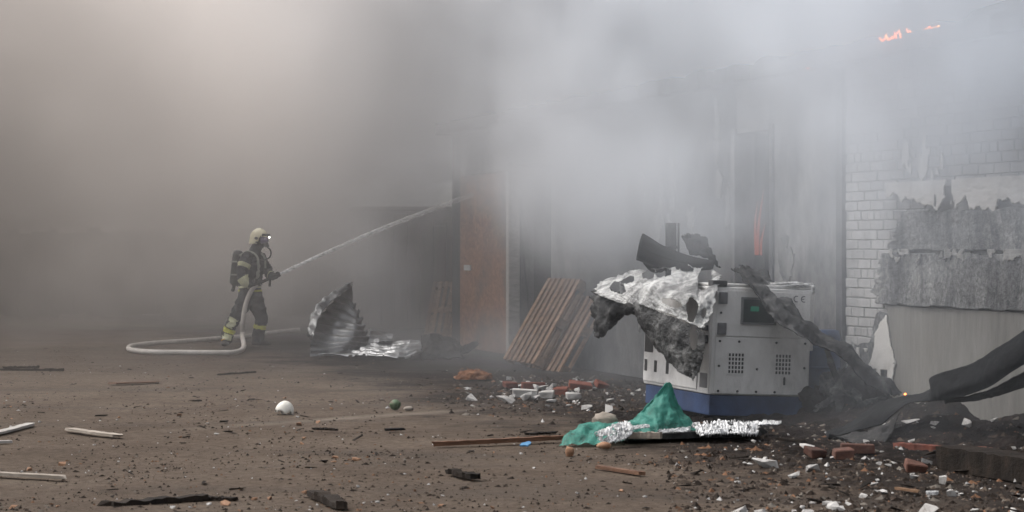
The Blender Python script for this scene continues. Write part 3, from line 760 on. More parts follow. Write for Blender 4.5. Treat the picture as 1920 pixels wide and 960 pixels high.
def jet_mat():
    m, nt, out = new_mat('water_jet'); L = nt.links.new
    v = coords(nt, False, (1, 1, 1), True)
    b = nt.nodes.new('ShaderNodeBsdfPrincipled'); b.inputs['Base Color'].default_value = (.80, .80, .81, 1); b.inputs['Roughness'].default_value = .6
    tr = nt.nodes.new('ShaderNodeBsdfTranslucent'); tr.inputs[0].default_value = (.85, .85, .86, 1)
    mx = nt.nodes.new('ShaderNodeMixShader'); mx.inputs[0].default_value = .5; L(b.outputs[0], mx.inputs[1]); L(tr.outputs[0], mx.inputs[2])
    tp = nt.nodes.new('ShaderNodeBsdfTransparent'); m2 = nt.nodes.new('ShaderNodeMixShader')
    # spray thins along the way
    g = nt.nodes.new('ShaderNodeSeparateXYZ'); L(v, g.inputs[0])
    mr = nt.nodes.new('ShaderNodeMapRange'); L(g.outputs[0], mr.inputs[0]); mr.inputs[1].default_value = -3.2; mr.inputs[2].default_value = -.6; mr.inputs[3].default_value = .95; mr.inputs[4].default_value = .22
    st_ = nt.nodes.new('ShaderNodeMapping'); L(v, st_.inputs[0]); st_.inputs['Scale'].default_value = (5, 5, 14)
    br = nt.nodes.new('ShaderNodeMapRange'); L(noise_n(nt, st_.outputs[0], 3, 5, .7), br.inputs[0]); br.inputs[1].default_value = .35; br.inputs[2].default_value = .6; br.inputs[3].default_value = .35; br.inputs[4].default_value = 1.1
    mu = nt.nodes.new('ShaderNodeMath'); mu.operation = 'MULTIPLY'; mu.use_clamp = True; L(mr.outputs[0], mu.inputs[0]); L(br.outputs[0], mu.inputs[1])
    L(mu.outputs[0], m2.inputs[0]); L(tp.outputs[0], m2.inputs[1]); L(mx.outputs[0], m2.inputs[2]); L(m2.outputs[0], out.inputs[0]); return m
M['jet'] = jet_mat()
jend = W(14.87, .02, 2.29); jm = (tip+jend)/2+V((0, 0, .05))
jp = [tip-AX*.01, tip.lerp(jm, .5)+V((0, 0, .012)), jm, jm.lerp(jend, .5)+V((0, 0, .010)), jend]
tag(obj('water_jet', tube(jp, lambda u: .024+.010*u, 12, 200, True, .35), M['jet']), 'white water jet shooting from the hose nozzle up into the smoke', 'water jet')
jd = tag(obj('water_spray', None or tube(jp, .001, 3, 4), M['jet']), 'x y z w', 'spray'); bpy.data.objects.remove(jd)
# ------------------------------------------------------------------ white machine on its blue skid
M['mwhite'] = mat('white_machine_paint', [(.25, (.32, .31, .30)), (.42, (.52, .51, .50)), (.6, (.61, .60, .59)), (.8, (.66, .655, .645))], 2.2, .45, .06, 60, stretch=(1.4, 1.4, .5), spec=.35, detail=8, dist=1.2)
M['mblue'] = mat('blue_skid_paint', [(.3, (.018, .03, .07)), (.6, (.03, .055, .13)), (.85, (.04, .07, .16))], 4, .6, .15, 30)
M['mdark'] = mat('black_plastic', [(.3, (.02, .02, .022)), (.7, (.05, .05, .052))], 5, .5, .1, 40)
M['mgrey'] = mat('grey_plastic', [(.3, (.08, .08, .085)), (.7, (.15, .15, .155))], 5, .5, .1, 40)
M['red_label'] = mat('red_label', [(.3, (.30, .03, .025)), (.7, (.42, .06, .05))], 5, .6, .05, 40)
M['screen_glass'] = mat('screen_glass', [(.3, (.012, .018, .018)), (.7, (.03, .045, .042))], 3, .15, .02, 20, spec=.5)
M['screen_lit'] = emit('screen_lit', (.03, .42, .27), .08)
M['mwhite'] = stained_mat('sooty_machine_paint', [(.25, (.48, .47, .46)), (.75, (.62, .61, .60))], (.10, .095, .09), 2.4, .50, .80, (1, 1, .45), 0, .5, .8)
mc = tag(empty('generator_cabinet', G(1328, 741+38), (0, R(2.4), R(17.5))), 'white steel machine cabinet with green screen and vents on dark blue base', 'machine')
mc.location = Vector(((1328-960)/F*18.8, 18.8, 0.02))
MW, MD, Z0, Z1 = .96, 1.62, .215, 1.17
def mp(name, me, m, parent=None): return obj(name, me, m, parent or mc)
mp('base', box_me((.015, .03, .03), (MW-.015, MD-.03, Z0-.004), .012, 2), M['mblue'])
body = mp('cabinet_body', box_me((0, 0, Z0), (MW, MD, Z1), .018, 3), M['mwhite'])
# front door above, fixed panel below, each proud of the body
door = mp('door', box_me((.035, -.014, .735), (MW-.02, -.002, Z1-.03), .005, 2), M['mwhite'])
panel = mp('front_panel', box_me((.035, -.013, Z0+.012), (MW-.02, -.002, .727), .005, 2), M['mwhite'])
for z in (Z1-.10, .80):
    h = obj('hinge', box_me((.045, -.042, z-.052), (.125, -.013, z+.052), .006, 2), M['mgrey'], door)
    obj('hinge_pin', box_me((.080, -.050, z-.056), (.092, -.042, z+.056), .003, 1), M['mdark'], h) if False else None
def bezel(lo, hi, th):
    bm = bmesh.new(); (x0, z0), (x1, z1) = lo, hi
    for a, b in (((x0, z0), (x1, z0+th)), ((x0, z1-th), (x1, z1)), ((x0, z0+th), (x0+th, z1-th)), ((x1-th, z0+th), (x1, z1-th))):
        box_bm(bm, (a[0], -.034, a[1]), (b[0], -.013, b[1]))
    bmesh.ops.recalc_face_normals(bm, faces=bm.faces); return from_bm('bezel', bm)
scr = obj('screen', box_me((.283, -.022, .863), (.587, -.0145, 1.067), .002, 1), M['screen_glass'], door)
obj('screen_bezel', bezel((.265, .845), (.605, 1.085), .018), M['mgrey'], door)
obj('screen_readout', box_me((.355, -.0245, .962), (.435, -.0225, 1.005)), M['screen_lit'], door)
# CE mark from two open rings and a bar
def ce_me():
    bm = bmesh.new()
    def arc(cx, cz, r0, r1, a0, a1, n=14):
        pv = None
        for k in range(n+1):
            a = a0+(a1-a0)*k/n
            q = [bm.verts.new((cx+r*math.cos(a), y, cz+r*math.sin(a))) for y in (-.0175, -.0145) for r in (r0, r1)]
            if pv:
                for i0, i1 in ((0, 1), (1, 3), (3, 2), (2, 0)): bm.faces.new((pv[i0], pv[i1], q[i1], q[i0]))
            pv = q
    arc(.80, 1.085, .021, .030, R(65), R(295)); arc(.872, 1.085, .021, .030, R(65), R(295))
    box_bm(bm, (.846, -.0175, 1.081), (.876, -.0145, 1.089))
    bmesh.ops.recalc_face_normals(bm, faces=bm.faces); return from_bm('ce', bm)
obj('ce_mark', ce_me(), M['mgrey'], door)
def grille(x0, x1, z0, z1, n):
    bm = bmesh.new(); w = (x1-x0)/n; h = (z1-z0)/n; b = .0055
    for k in range(n+1):
        box_bm(bm, (x0+k*w-b, -.0185, z0-b), (x0+k*w+b, -.0145, z1+b))
    for k in range(n+1):
        box_bm(bm, (x0-b, -.0200, z0+k*h-b), (x1+b, -.0150, z0+k*h+b))
    bmesh.ops.recalc_face_normals(bm, faces=bm.faces); return from_bm('grille', bm)
for gx in (.160, .615):
    v = obj('vent', box_me((gx, -.0150, .405), (gx+.155, -.0135, .590)), M['mdark'], panel)
    obj('vent_grille', grille(gx, gx+.155, .405, .590, 5), M['mwhite'], v)
bolt_me = tube([Vector((0, 0, 0)), Vector((0, -.010, 0))], .011, 8)
for bx_, bz in ((.075, .69), (.26, .69), (.62, .69), (.90, .69), (.075, .47), (.90, .47), (.075, .25), (.26, .25), (.44, .25), (.62, .25), (.90, .25), (.075, .94), (.44, .45)):
    obj('bolt', bolt_me, M['mdark'], panel, (bx_, -.012, bz))
obj('latch', box_me((.700, -.03, .315), (.715, -.013, .385), .003, 1), M['mdark'], panel)
# corner post of the side: switches and label on its face, then the side panels
side = mp('side_panel', box_me((-.012, .28, Z0+.03), (-.002, MD-.02, Z1-.05), .004, 1), M['mwhite'])
mp('corner_post', box_me((-.010, .012, Z0+.005), (-.001, .25, Z1-.01), .003, 1), M['mwhite'])
mp('label_plate', box_me((-.014, .015, .96), (-.0105, .11, 1.03)), M['red_label'])
for z, h in ((.80, .05), (.70, .075)):
    mp('switch', box_me((-.034, .045, z-h/2), (-.0105, .145, z+h/2), .006, 2), M['mdark'])
mp('corner_cap', box_me((-.01, -.012, Z1+.002), (.13, .10, Z1+.055), .01, 2), M['mdark'])
mp('socket_panel', box_me((-.016, .03, .27), (-.0105, .20, .40), .004, 1), M['mgrey'])
for y in (.95, 1.25, 1.5):
    obj('slot', box_me((-.0145, y, .34), (-.0125, y+.07, .45)), M['mdark'], side)
obj('slot', box_me((-.0148, 1.36, .52), (-.0127, 1.58, .75)), M['mdark'], side)
mp('roof', box_me((.02, .02, Z1+.001), (MW-.0, MD, Z1+.03), .012, 2), M['mwhite'])
mp('rear_post', box_me((MW+.02, .15, .62), (MW+.10, .30, Z1-.03), .01, 2), M['mwhite'])
def on_machine(x, y, z): 
    mw = Matrix.Translation(mc.location) @ Euler(mc.rotation_euler).to_matrix().to_4x4()
    return mw @ Vector((x, y, z))
# foam that settled on the machine
def foam(loc, rad, seed, label, sub=4, amp=.5, flat=None):
    o = obj('foam', lump(rad, amp, 2.6, sub, seed, flat), M['foam'], None, loc); return tag(o, label, 'foam')
foam(on_machine(.76, .12, Z1+.03), (.20, .10, .035), 3, 'white foam lying along the top edge of the machine')
foam(on_machine(MW+.06, .22, Z1-.02), (.06, .07, .07), 5, 'small white foam cap on the post beside the machine')
# dark blue tank squeezed between machine and wall
tk = tag(empty('steel_tank', P(1545, 690, 19.9)), 'dark blue steel tank between the machine and the plastered wall', 'tank')
tk.location.z = 0
obj('shell', tube([Vector((0, 0, .05)), Vector((0, 0, .08)), Vector((0, 0, .70)), Vector((0, 0, .76))], lambda u: .17 if u in (0, 1) else .20, 24), M['mblue'], tk)
for z in (.2, .42, .62): obj('hoop', tube([Vector((0, 0, z-.012)), Vector((0, 0, z+.012))], .208, 24), M['mblue'], tk)

# ------------------------------------------------------------------ burnt sheets thrown over the machine
def foil_mat():
    m, nt, out = new_mat('scorched_foil'); L = nt.links.new
    v = coords(nt, False, (1, 1, 1), True)
    a = ramp(nt, [(.36, (.04, .04, .041)), (.46, (.15, .15, .15)), (.54, (.31, .31, .305)), (.66, (.50, .50, .495)), (.82, (.58, .58, .57))])
    L(noise_n(nt, v, 3.0, 8, .72, .9), a.inputs[0])
    b = nt.nodes.new('ShaderNodeBsdfPrincipled'); L(a.outputs[0], b.inputs['Base Color'])
    b.inputs['Roughness'].default_value = .62; b.inputs['Metallic'].default_value = .1
    bp = nt.nodes.new('ShaderNodeBump'); bp.inputs['Strength'].default_value = .7; bp.inputs['Distance'].default_value = .03
    L(noise_n(nt, v, 30, 7, .75), bp.inputs['Height']); L(bp.outputs[0], b.inputs['Normal'])
    L(b.outputs[0], out.inputs[0]); return m
M['foil'] = foil_mat()
fs = tag(empty('insulation_sheet', (0, 0, 0)), 'silver scorched insulation sheet full of burnt holes draped over the machine', 'metal sheet')
top = [[P(1118, 530, 20.8), P(1165, 512, 20.6), P(1230, 497, 20.4), P(1300, 496, 19.9), P(1356, 512, 19.2)],
       [P(1112, 548, 20.2), P(1170, 540, 19.8), P(1222, 534, 19.3), P(1290, 544, 18.75), P(1346, 556, 18.6)],
       [P(1150, 566, 19.7), P(1198, 572, 19.2), P(1240, 584, 18.85), P(1285, 602, 18.55), P(1324, 621, 18.4)]]
holes = [(.30, .28, .045, .10), (.46, .22, .042, .11), (.57, .20, .045, .10), (.47, .02, .07, .06), (.20, .45, .05, .18), (.86, .20, .045, .20), (.80, .80, .05, .16), (.92, .78, .018, .06), (.69, .08, .05, .06), (.62, .78, .07, .06)]
def inhole(u, v, hs=holes, k=1.2):
    n = 1+.15*noise.noise(Vector((u*30, v*12, 1)))
    return any(((u-a)/(ra*k*n))**2+((v-b)/(rb*k*n))**2 < 1 for a, b, ra, rb in hs)
def edge_rag(u, v, a=.03, sd=0):
    e = a*(1+1.3*noise.fractal(Vector((u*13+sd, v*13, sd)), .6, 2.2, 4))
    return e*.5 < u < 1-e*.3 and e*.4 < v < 1-e*.2
obj('upper_sheet', patch(top, 150, 70, lambda u, v: .012*math.sin(u*34+v*9)*(u > .45)+.020*abs(noise.noise(Vector((u*22, v*9, 4))))+.010*abs(noise.noise(Vector((u*55, v*24, 7)))), lambda u, v: not inhole(u, v) and edge_rag(u, v, .05), .004, .016, 9, 2), M['foil'], fs)
flap = [[P(1186, 562, 19.3), P(1240, 583, 18.87), P(1285, 602, 18.57), P(1324, 622, 18.4)],
        [P(1188, 590, 19.3), P(1236, 616, 18.85), P(1284, 640, 18.5), P(1323, 655, 18.35)],
        [P(1200, 612, 19.3), P(1240, 650, 18.9), P(1282, 678, 18.55), P(1316, 690, 18.4)],
        [P(1214, 632, 19.3), P(1248, 672, 18.95), P(1276, 698, 18.65), P(1301, 714, 18.5)]]
M['foil_dark'] = mat('sooty_foil', [(.38, (.014, .014, .015)), (.52, (.035, .035, .036)), (.64, (.13, .13, .128)), (.8, (.36, .355, .35))], 2.6, .6, .9, 24, .2, world=True, bdist=.04, dist=1)
obj('hanging_flap', patch(flap, 90, 80, None, lambda u, v: not inhole(u, v, [(.80, .22, .06, .16)]) and edge_rag(u, v, .05, 3), .004, .022, 8, 5), M['foil_dark'], fs)
fold = [[P(1110, 542, 20.6), P(1150, 540, 20.3), P(1188, 556, 19.9), P(1205, 566, 19.7)],
        [P(1106, 562, 20.4), P(1145, 574, 19.9), P(1180, 582, 19.7), P(1196, 590, 19.65)],
        [P(1108, 600, 20.3), P(1136, 606, 20.0), P(1158, 592, 19.9), P(1186, 578, 19.85)],
        [P(1114, 632, 20.3), P(1130, 634, 20.1), P(1142, 618, 20.0), P(1160, 600, 20.0)]]
obj('charred_fold', patch(fold, 50, 60, None, lambda u, v: edge_rag(u, v, .08, 9), .005, .03, 7, 8), M['char_grey'], fs)
# rolled roofing on top
rl = tag(empty('rolled_roofing', (0, 0, 0)), 'dark rolled up roofing felt lying across the top of the silver sheet', 'roofing roll')
def roll_me(a, b, r0, r1, turns=1.6):
    ax = (b-a); n1 = ax.normalized(); e1 = n1.cross(Vector((0, 0, 1))).normalized(); e2 = e1.cross(n1)
    vs, fs_ = [], []; nu, nv = 24, 60
    for i in range(nu+1):
        u = i/nu; c = a.lerp(b, u)+Vector((0, 0, -.05*math.sin(u*3.1)))
        R_ = r0+(r1-r0)*u
        for j in range(nv+1):
            an = 2*math.pi*turns*j/nv; r = R_*(1-.30*j/nv)*(1+.10*noise.noise(Vector((u*4, an, 3))))
            vs.append(c+(e1*math.cos(an)+e2*math.sin(an))*r)
    for i in range(nu):
        for j in range(nv): q = i*(nv+1)+j; fs_.append((q, q+1, q+nv+2, q+nv+1))
    bm = bmesh.new(); bv = [bm.verts.new(v) for v in vs]
    for f in fs_: bm.faces.new([bv[k] for k in f])
    bmesh.ops.recalc_face_normals(bm, faces=bm.faces); bmesh.ops.solidify(bm, geom=list(bm.faces), thickness=.008)
    return from_bm('roll', bm, True)
obj('felt_roll', roll_me(P(1199, 464, 20.2), P(1338, 497, 20.1), .145, .05), M['soot_metal'], rl)
obj('torn_end', patch([[P(1200, 480, 20.15), P(1232, 488, 20.1), P(1260, 488, 20.1)], [P(1205, 492, 20.2), P(1235, 500, 20.2), P(1262, 498, 20.2)], [P(1212, 504, 20.3), P(1228, 508, 20.3), P(1240, 508, 20.4)]], 24, 14, None, lambda u, v: edge_rag(u, v, .08, 4), .01, .03, 6, 3), M['soot_metal'], rl)
obj('torn_scrap', patch([[P(1275, 446, 20.5), P(1300, 440, 20.5), P(1318, 452, 20.5)], [P(1285, 460, 20.4), P(1310, 462, 20.4), P(1332, 478, 20.3)], [P(1290, 478, 20.2), P(1318, 484, 20.2), P(1352, 500, 20.1)]], 30, 20, None, lambda u, v: edge_rag(u, v, .06, 14), .01, .06, 6, 4), M['soot_metal'], rl)
# exhaust stub
ex = tag(empty('exhaust_stack', on_machine(.35, 1.25, Z1+.03)), 'short dark exhaust stack standing behind the roofing roll', 'exhaust pipe')
exz = 1.55+45/F*20.4-ex.location.z
ex.location.y = 21.0; ex.location.x = (1258-960)/F*21.0; exz = 1.55+42/F*21.0-ex.location.z
obj('pipe', tube([Vector((0, 0, 0)), Vector((0, 0, exz*.9)), Vector((0, 0, exz))], .055, 16), M['soot_metal'], ex)
obj('rod', tube([Vector((.075, 0, exz*.4)), Vector((.075, 0, exz*1.0))], .011, 8), M['soot_metal'], ex)
obj('collar', tube([Vector((0, 0, exz*.55)), Vector((0, 0, exz*.6))], .065, 16), M['soot_metal'], ex)
# twisted strip leaning across the machine's front down to the wall foot
st = tag(empty('twisted_sheet', (0, 0, 0)), 'long sooty twisted sheet leaning diagonally across the machine front down to the rubble', 'metal sheet')
lowr = [(1372, 498, 19.0), (1408, 548, 18.75), (1456, 598, 18.5), (1508, 640, 18.4), (1560, 664, 18.4), (1612, 706, 18.4), (1660, 744, 18.4)]
midr = [(1386, 496, 19.3), (1424, 540, 18.85), (1466, 582, 18.6), (1520, 624, 18.5), (1580, 655, 18.5), (1630, 702, 18.5), (1676, 742, 18.45)]
upr = [(1396, 498, 19.9), (1438, 510, 19.5), (1474, 560, 18.95), (1530, 614, 18.75), (1596, 662, 18.7), (1640, 706, 18.6), (1692, 742, 18.5)]
obj('sheet', patch([[P(*q) for q in r] for r in (lowr, midr, upr)], 130, 30, lambda u, v: .02*math.sin(v*12+u*3), lambda u, v: edge_rag(u, v, .04, 21), .008, .05, 4, 12), M['char_grey'], st)
scrap = [[P(1545, 655, 18.6), P(1556, 690, 18.6), P(1566, 720, 18.55), P(1580, 738, 18.5)], [P(1556, 658, 18.6), P(1572, 700, 18.55), P(1582, 730, 18.5), P(1596, 744, 18.45)]]
obj('torn_strip', patch(scrap, 30, 8, None, None, .006, .03, 7, 2), M['foil_dark'], st)

# ------------------------------------------------------------------ black roofing strip sweeping across the plinth
bs = tag(empty('roofing_strip', (0, 0, 0)), 'black curled roofing strip sweeping from the rubble up across the concrete plinth', 'roofing')
upr = [(1548, 806, 17.2), (1600, 785, 17.2), (1648, 762, 17.2), (1700, 742, 17.1), (1748, 728, 16.9), (1752, 708, 16.7), (1820, 680, 16.3), (1880, 646, 16.0), (1960, 600, 15.8)]
lwr = [(1560, 812, 17.0), (1610, 812, 16.9), (1650, 796, 16.9), (1690, 764, 16.9), (1738, 753, 16.7), (1790, 748, 16.4), (1850, 728, 16.1), (1900, 696, 15.8), (1970, 655, 15.6)]
obj('strip', patch([[P(*q) for q in upr], [(P(*a)+P(*b))/2+Vector((-.03, -.06, -.02)) for a, b in zip(upr, lwr)], [P(*q) for q in lwr]], 150, 24, lambda u, v: .015*math.sin(u*18+v*2), None, .008, .02, 3, 6), M['soot_metal'], bs)
und = [(1770, 752, 16.5), (1820, 742, 16.4), (1870, 722, 16.2), (1930, 690, 16.1), (1970, 668, 16)]
un2 = [(1772, 756, 16.6), (1830, 748, 16.6), (1880, 740, 16.4), (1935, 722, 16.3), (1975, 708, 16.2)]
obj('underside', patch([[P(*q) for q in und], [P(*q) for q in un2]], 50, 8, None, None, .008, .02, 4, 1), M['char'], bs)
lo1 = [(1560, 812, 17.0), (1612, 812, 16.9), (1655, 800, 16.85), (1690, 770, 16.9)]
lo2 = [(1590, 828, 16.8), (1625, 836, 16.6), (1655, 832, 16.6), (1672, 815, 16.7)]
obj('torn_foot', patch([[P(*q) for q in lo1], [P(*q) for q in lo2]], 40, 14, None, lambda u, v: edge_rag(u, v, .1, 31), .01, .04, 5, 7), M['char'], bs)
# ------------------------------------------------------------------ pallets
def pallet(L=1.22, Wd=1.2, slats=7, thick=.13):
    """stands in its local frame: x across the slats, y along the slats, z out of the deck"""
    root = empty('wooden_pallet')
    w = .102; gap = (Wd-slats*w)/(slats-1)
    sm = box_me((0, 0, 0), (w, L, .022), .003, 1)
    for k in range(slats): obj('slat', sm, M['pallet'], root, (k*(w+gap), 0, thick-.022), (0, 0, random.uniform(-.006, .006)))
    bmme = box_me((0, 0, 0), (Wd, .12, .022), .003, 1)
    for y in (0, L/2-.06, L-.12): obj('stringer', bmme, M['pallet'], root, (0, y, thick-.0445))
    blk = box_me((0, 0, 0), (.12, .12, .065), .004, 1)
    for y in (0, L/2-.06, L-.12):
        for x in (0, Wd/2-.06, Wd-.12): obj('block', blk, M['pallet'], root, (x, y, thick-.110))
    for k, x in enumerate((.01, Wd/2-.05, Wd-.11)): obj('bottom_board', sm, M['pallet'], root, (x, 0, thick-.1325))
    return root
def place(o, origin, ex, ey):
    ex = ex.normalized(); ez = ex.cross(ey).normalized(); ey = ez.cross(ex)
    q = Matrix((ex, ey, ez)).transposed().to_4x4(); q.translation = origin
    o.matrix_world = q
pal = pallet()
# leaning stack: bottom edge runs from far left to near right, tops lean back to the right
b0, b1 = G(958, 684), G(1092, 706)
exd = (b1-b0).normalized(); eyd = (P(1044, 528, 27.6)-b0).normalized()
# keep the slat direction square to the bottom edge, as the boards are nailed
plabels = ['brown wooden pallet leaning against the wall, its whole slatted deck in view', 'wooden pallet half hidden behind the leaning pallet and the silver sheet']
PAL = []
for k in range(2):
    o = pal if k == 0 else copy_tree(pal)
    tag(o, plabels[k], 'pallet', 'pallets leaning on the warehouse')
    PAL.append(o)
# local frame: x along the bottom edge, y up the slope, z towards the viewer
up_dir = (P(1044, 528, 27.9)-b0); up_dir -= exd*up_dir.dot(exd)*.55
for k, o in enumerate(PAL):
    ex_ = exd; ez_ = ex_.cross(up_dir).normalized()
    place(o, b0+ex_*(.50*k)-ez_*(.17*k)+Vector((0, 0, .015)), ex_, up_dir)
far_p = copy_tree(pal); tag(far_p, 'small wooden pallet leaning against the chipboard door, behind the black lump', 'pallet', 'pallets leaning on the warehouse')
place(far_p, P(797, 645, 33.6), Vector((.9, -.25, .02)), Vector((.42, .30, .62)))
far_p.scale = (.55, .85, .8)
far_p.location.z = .05

# ------------------------------------------------------------------ crumpled corrugated sheet
def tin_mat(name, lo, hi):
    m, nt, out = new_mat(name); L = nt.links.new
    v = coords(nt, False, (1, 1, 1), True)
    a = ramp(nt, [(.3, lo), (.55, tuple((x+y)/2 for x, y in zip(lo, hi))), (.75, hi)]); L(noise_n(nt, v, 2.2, 6, .65, .6), a.inputs[0])
    b = nt.nodes.new('ShaderNodeBsdfPrincipled'); L(a.outputs[0], b.inputs['Base Color']); b.inputs['Metallic'].default_value = .85
    r = nt.nodes.new('ShaderNodeMapRange'); L(noise_n(nt, v, 7, 5, .7), r.inputs[0]); r.inputs[3].default_value = .22; r.inputs[4].default_value = .55
    L(r.outputs[0], b.inputs['Roughness'])
    bp = nt.nodes.new('ShaderNodeBump'); bp.inputs['Strength'].default_value = .35; bp.inputs['Distance'].default_value = .02
    L(noise_n(nt, v, 12, 5, .6), bp.inputs['Height']); L(bp.outputs[0], b.inputs['Normal'])
    L(b.outputs[0], out.inputs[0]); return m
M['zinc'] = tin_mat('galvanised_sheet', (.16, .165, .17), (.62, .63, .64))
M['zinc_dull'] = tin_mat('dull_galvanised_sheet', (.06, .062, .064), (.26, .265, .27))
cs = tag(empty('corrugated_sheet', (0, 0, 0)), 'crumpled silver corrugated metal sheet, one end bent upright, on the dirt', 'metal sheet')
def corr(n, a, ph=0, fade=None):
    def f(u, v):
        w = math.sin(2*math.pi*(n*v+ph)+1.2*noise.noise(Vector((u*3, v*3, 5))))
        w = max(-1, min(1, w*2.2))
        return a*w*(fade(u, v) if fade else 1)
    return f
# upright end: rows run along the ribs
upr = [[P(581, 668, 29.3), P(583, 636, 29.5), P(595, 600, 29.9), P(622, 566, 30.3), P(660, 532, 30.8)],
       [P(612, 666, 29.3), P(620, 640, 29.6), P(630, 606, 30.1), P(645, 574, 30.5), P(658, 546, 30.8)],
       [P(642, 657, 29.3), P(660, 640, 29.6), P(668, 616, 30.0), P(664, 588, 30.5), P(656, 560, 30.8)],
       [P(676, 660, 29.5), P(690, 640, 29.9), P(684, 615, 30.3), P(672, 585, 30.6), P(657, 556, 30.9)]]
cu = corr(9, .028)
obj('upright_end', patch(upr, 90, 60, lambda u, v: cu(v, u), lambda u, v: edge_rag(u, v, .02, 51), .004, .014, 2.2, 3), M['zinc_dull'], cs)
curl = [[P(582, 640, 29.5), P(590, 606, 29.9), P(608, 575, 30.2), P(632, 552, 30.5), P(662, 527, 30.8)],
        [P(577, 630, 29.3), P(581, 596, 29.7), P(600, 565, 30.0), P(627, 545, 30.3), P(659, 529, 30.6)],
        [P(588, 634, 29.2), P(594, 606, 29.5), P(611, 576, 29.9), P(636, 555, 30.2), P(660, 538, 30.6)]]
obj('curled_edge', patch(curl, 90, 24, lambda u, v: .006*math.sin(u*40), lambda u, v: edge_rag(u, v, .04, 41), .004, .02, 5, 6), M['zinc_dull'], cs)
flat_ = [[P(592, 668, 29.2), P(650, 664, 29.2), P(742, 672, 28.9), P(792, 658, 29.2)],
         [P(640, 655, 29.7), P(684, 652, 29.7), P(735, 654, 29.5), P(792, 646, 29.6)],
         [P(672, 640, 30.4), P(694, 640, 30.3), P(740, 642, 30.2), P(790, 642, 30.2)]]
obj('flat_end', patch(flat_, 110, 60, corr(6, .014), lambda u, v: edge_rag(u, v, .02, 61), .004, .035, 3, 9), M['zinc'], cs)
tongue = [[P(682, 645, 29.9), P(690, 632, 30.1), P(694, 614, 30.4)], [P(712, 642, 29.9), P(716, 634, 30.2), P(722, 622, 30.5)], [P(735, 640, 30.0), P(737, 634, 30.2), P(738, 628, 30.5)]]
obj('bent_tongue', patch(tongue, 24, 50, lambda u, v: .02*math.sin(u*22), lambda u, v: edge_rag(u, v, .03, 71), .004, .03, 3, 2), M['zinc'], cs)
# black scorched lump beside it
bl = tag(empty('scorched_drum_shell', (0, 0, 0)), 'black charred curved shell lying beside the corrugated metal sheet', 'charred shell')
sh = [[P(788, 672, 29.3), P(800, 674, 29.2), P(840, 674, 29.1), P(872, 672, 29.2)],
      [P(786, 650, 29.5), P(800, 648, 29.3), P(838, 650, 29.3), P(866, 660, 29.3)],
      [P(790, 630, 30.0), P(812, 629, 29.8), P(838, 632, 29.8), P(860, 646, 29.9)],
      [P(795, 634, 30.5), P(815, 634, 30.5), P(842, 640, 30.5), P(866, 650, 30.5)]]
obj('shell', patch(sh, 50, 40, None, lambda u, v: edge_rag(u, v, .04, 81), .01, .05, 4, 5), M['char'], bl)
obj('torn_tail', patch([[P(855, 650, 29.6), P(875, 645, 29.7), P(900, 638, 29.9)], [P(860, 668, 29.4), P(880, 660, 29.6), P(898, 644, 29.9)]], 30, 10, None, lambda u, v: edge_rag(u, v, .1, 83), .008, .05, 5, 8), M['char'], bl)

# ------------------------------------------------------------------ green netting with foam and the board below
def net_mat():
    m, nt, out = new_mat('green_netting'); L = nt.links.new
    v = coords(nt, False, (1, 1, 1), True)
    a = ramp(nt, [(.3, (.03, .09, .072)), (.46, (.04, .20, .16)), (.7, (.06, .28, .225)), (.85, (.16, .31, .26))]); L(noise_n(nt, v, 7, 7, .68, .8), a.inputs[0])
    b = nt.nodes.new('ShaderNodeBsdfPrincipled'); L(a.outputs[0], b.inputs['Base Color']); b.inputs['Roughness'].default_value = .7
    tr = nt.nodes.new('ShaderNodeBsdfTranslucent'); L(a.outputs[0], tr.inputs[0])
    mx = nt.nodes.new('ShaderNodeMixShader'); mx.inputs[0].default_value = .35; L(b.outputs[0], mx.inputs[1]); L(tr.outputs[0], mx.inputs[2])
    # open weave
    n = noise_n(nt, v, 260, 1, .5); g = nt.nodes.new('ShaderNodeMath'); g.operation = 'GREATER_THAN'; L(n, g.inputs[0]); g.inputs[1].default_value = .40
    tp = nt.nodes.new('ShaderNodeBsdfTransparent'); m2 = nt.nodes.new('ShaderNodeMixShader'); L(g.outputs[0], m2.inputs[0]); L(tp.outputs[0], m2.inputs[1]); L(mx.outputs[0], m2.inputs[2])
    L(m2.outputs[0], out.inputs[0]); return m
M['net'] = net_mat()
nt_ = tag(empty('green_netting', (0, 0, 0)), 'green construction netting humped to a peak over the foam covered board', 'netting')
front = [(1046, 834, 16.6), (1080, 835, 16.55), (1120, 832, 16.55), (1160, 826, 16.6), (1196, 818, 16.7), (1224, 812, 16.8), (1246, 808, 16.9), (1272, 808, 16.95), (1312, 808, 17.0)]
f2 = [(1058, 816, 16.75), (1088, 806, 16.75), (1126, 806, 16.8), (1166, 804, 16.8), (1198, 796, 16.9), (1222, 786, 16.95), (1246, 776, 17.0), (1274, 788, 17.05), (1310, 802, 17.1)]
ridge = [(1068, 808, 16.9), (1098, 796, 16.95), (1136, 798, 17.0), (1170, 793, 17.05), (1200, 778, 17.1), (1222, 758, 17.15), (1250, 727, 17.2), (1272, 768, 17.2), (1306, 799, 17.2)]
peak = [(1072, 808, 17.05), (1104, 796, 17.1), (1140, 796, 17.15), (1174, 790, 17.2), (1204, 774, 17.2), (1228, 748, 17.2), (1257, 722, 17.22), (1270, 758, 17.25), (1304, 798, 17.3)]
back = [(1075, 820, 17.4), (1110, 812, 17.5), (1150, 810, 17.6), (1180, 806, 17.7), (1210, 800, 17.7), (1235, 792, 17.7), (1255, 788, 17.7), (1275, 796, 17.6), (1304, 803, 17.5)]
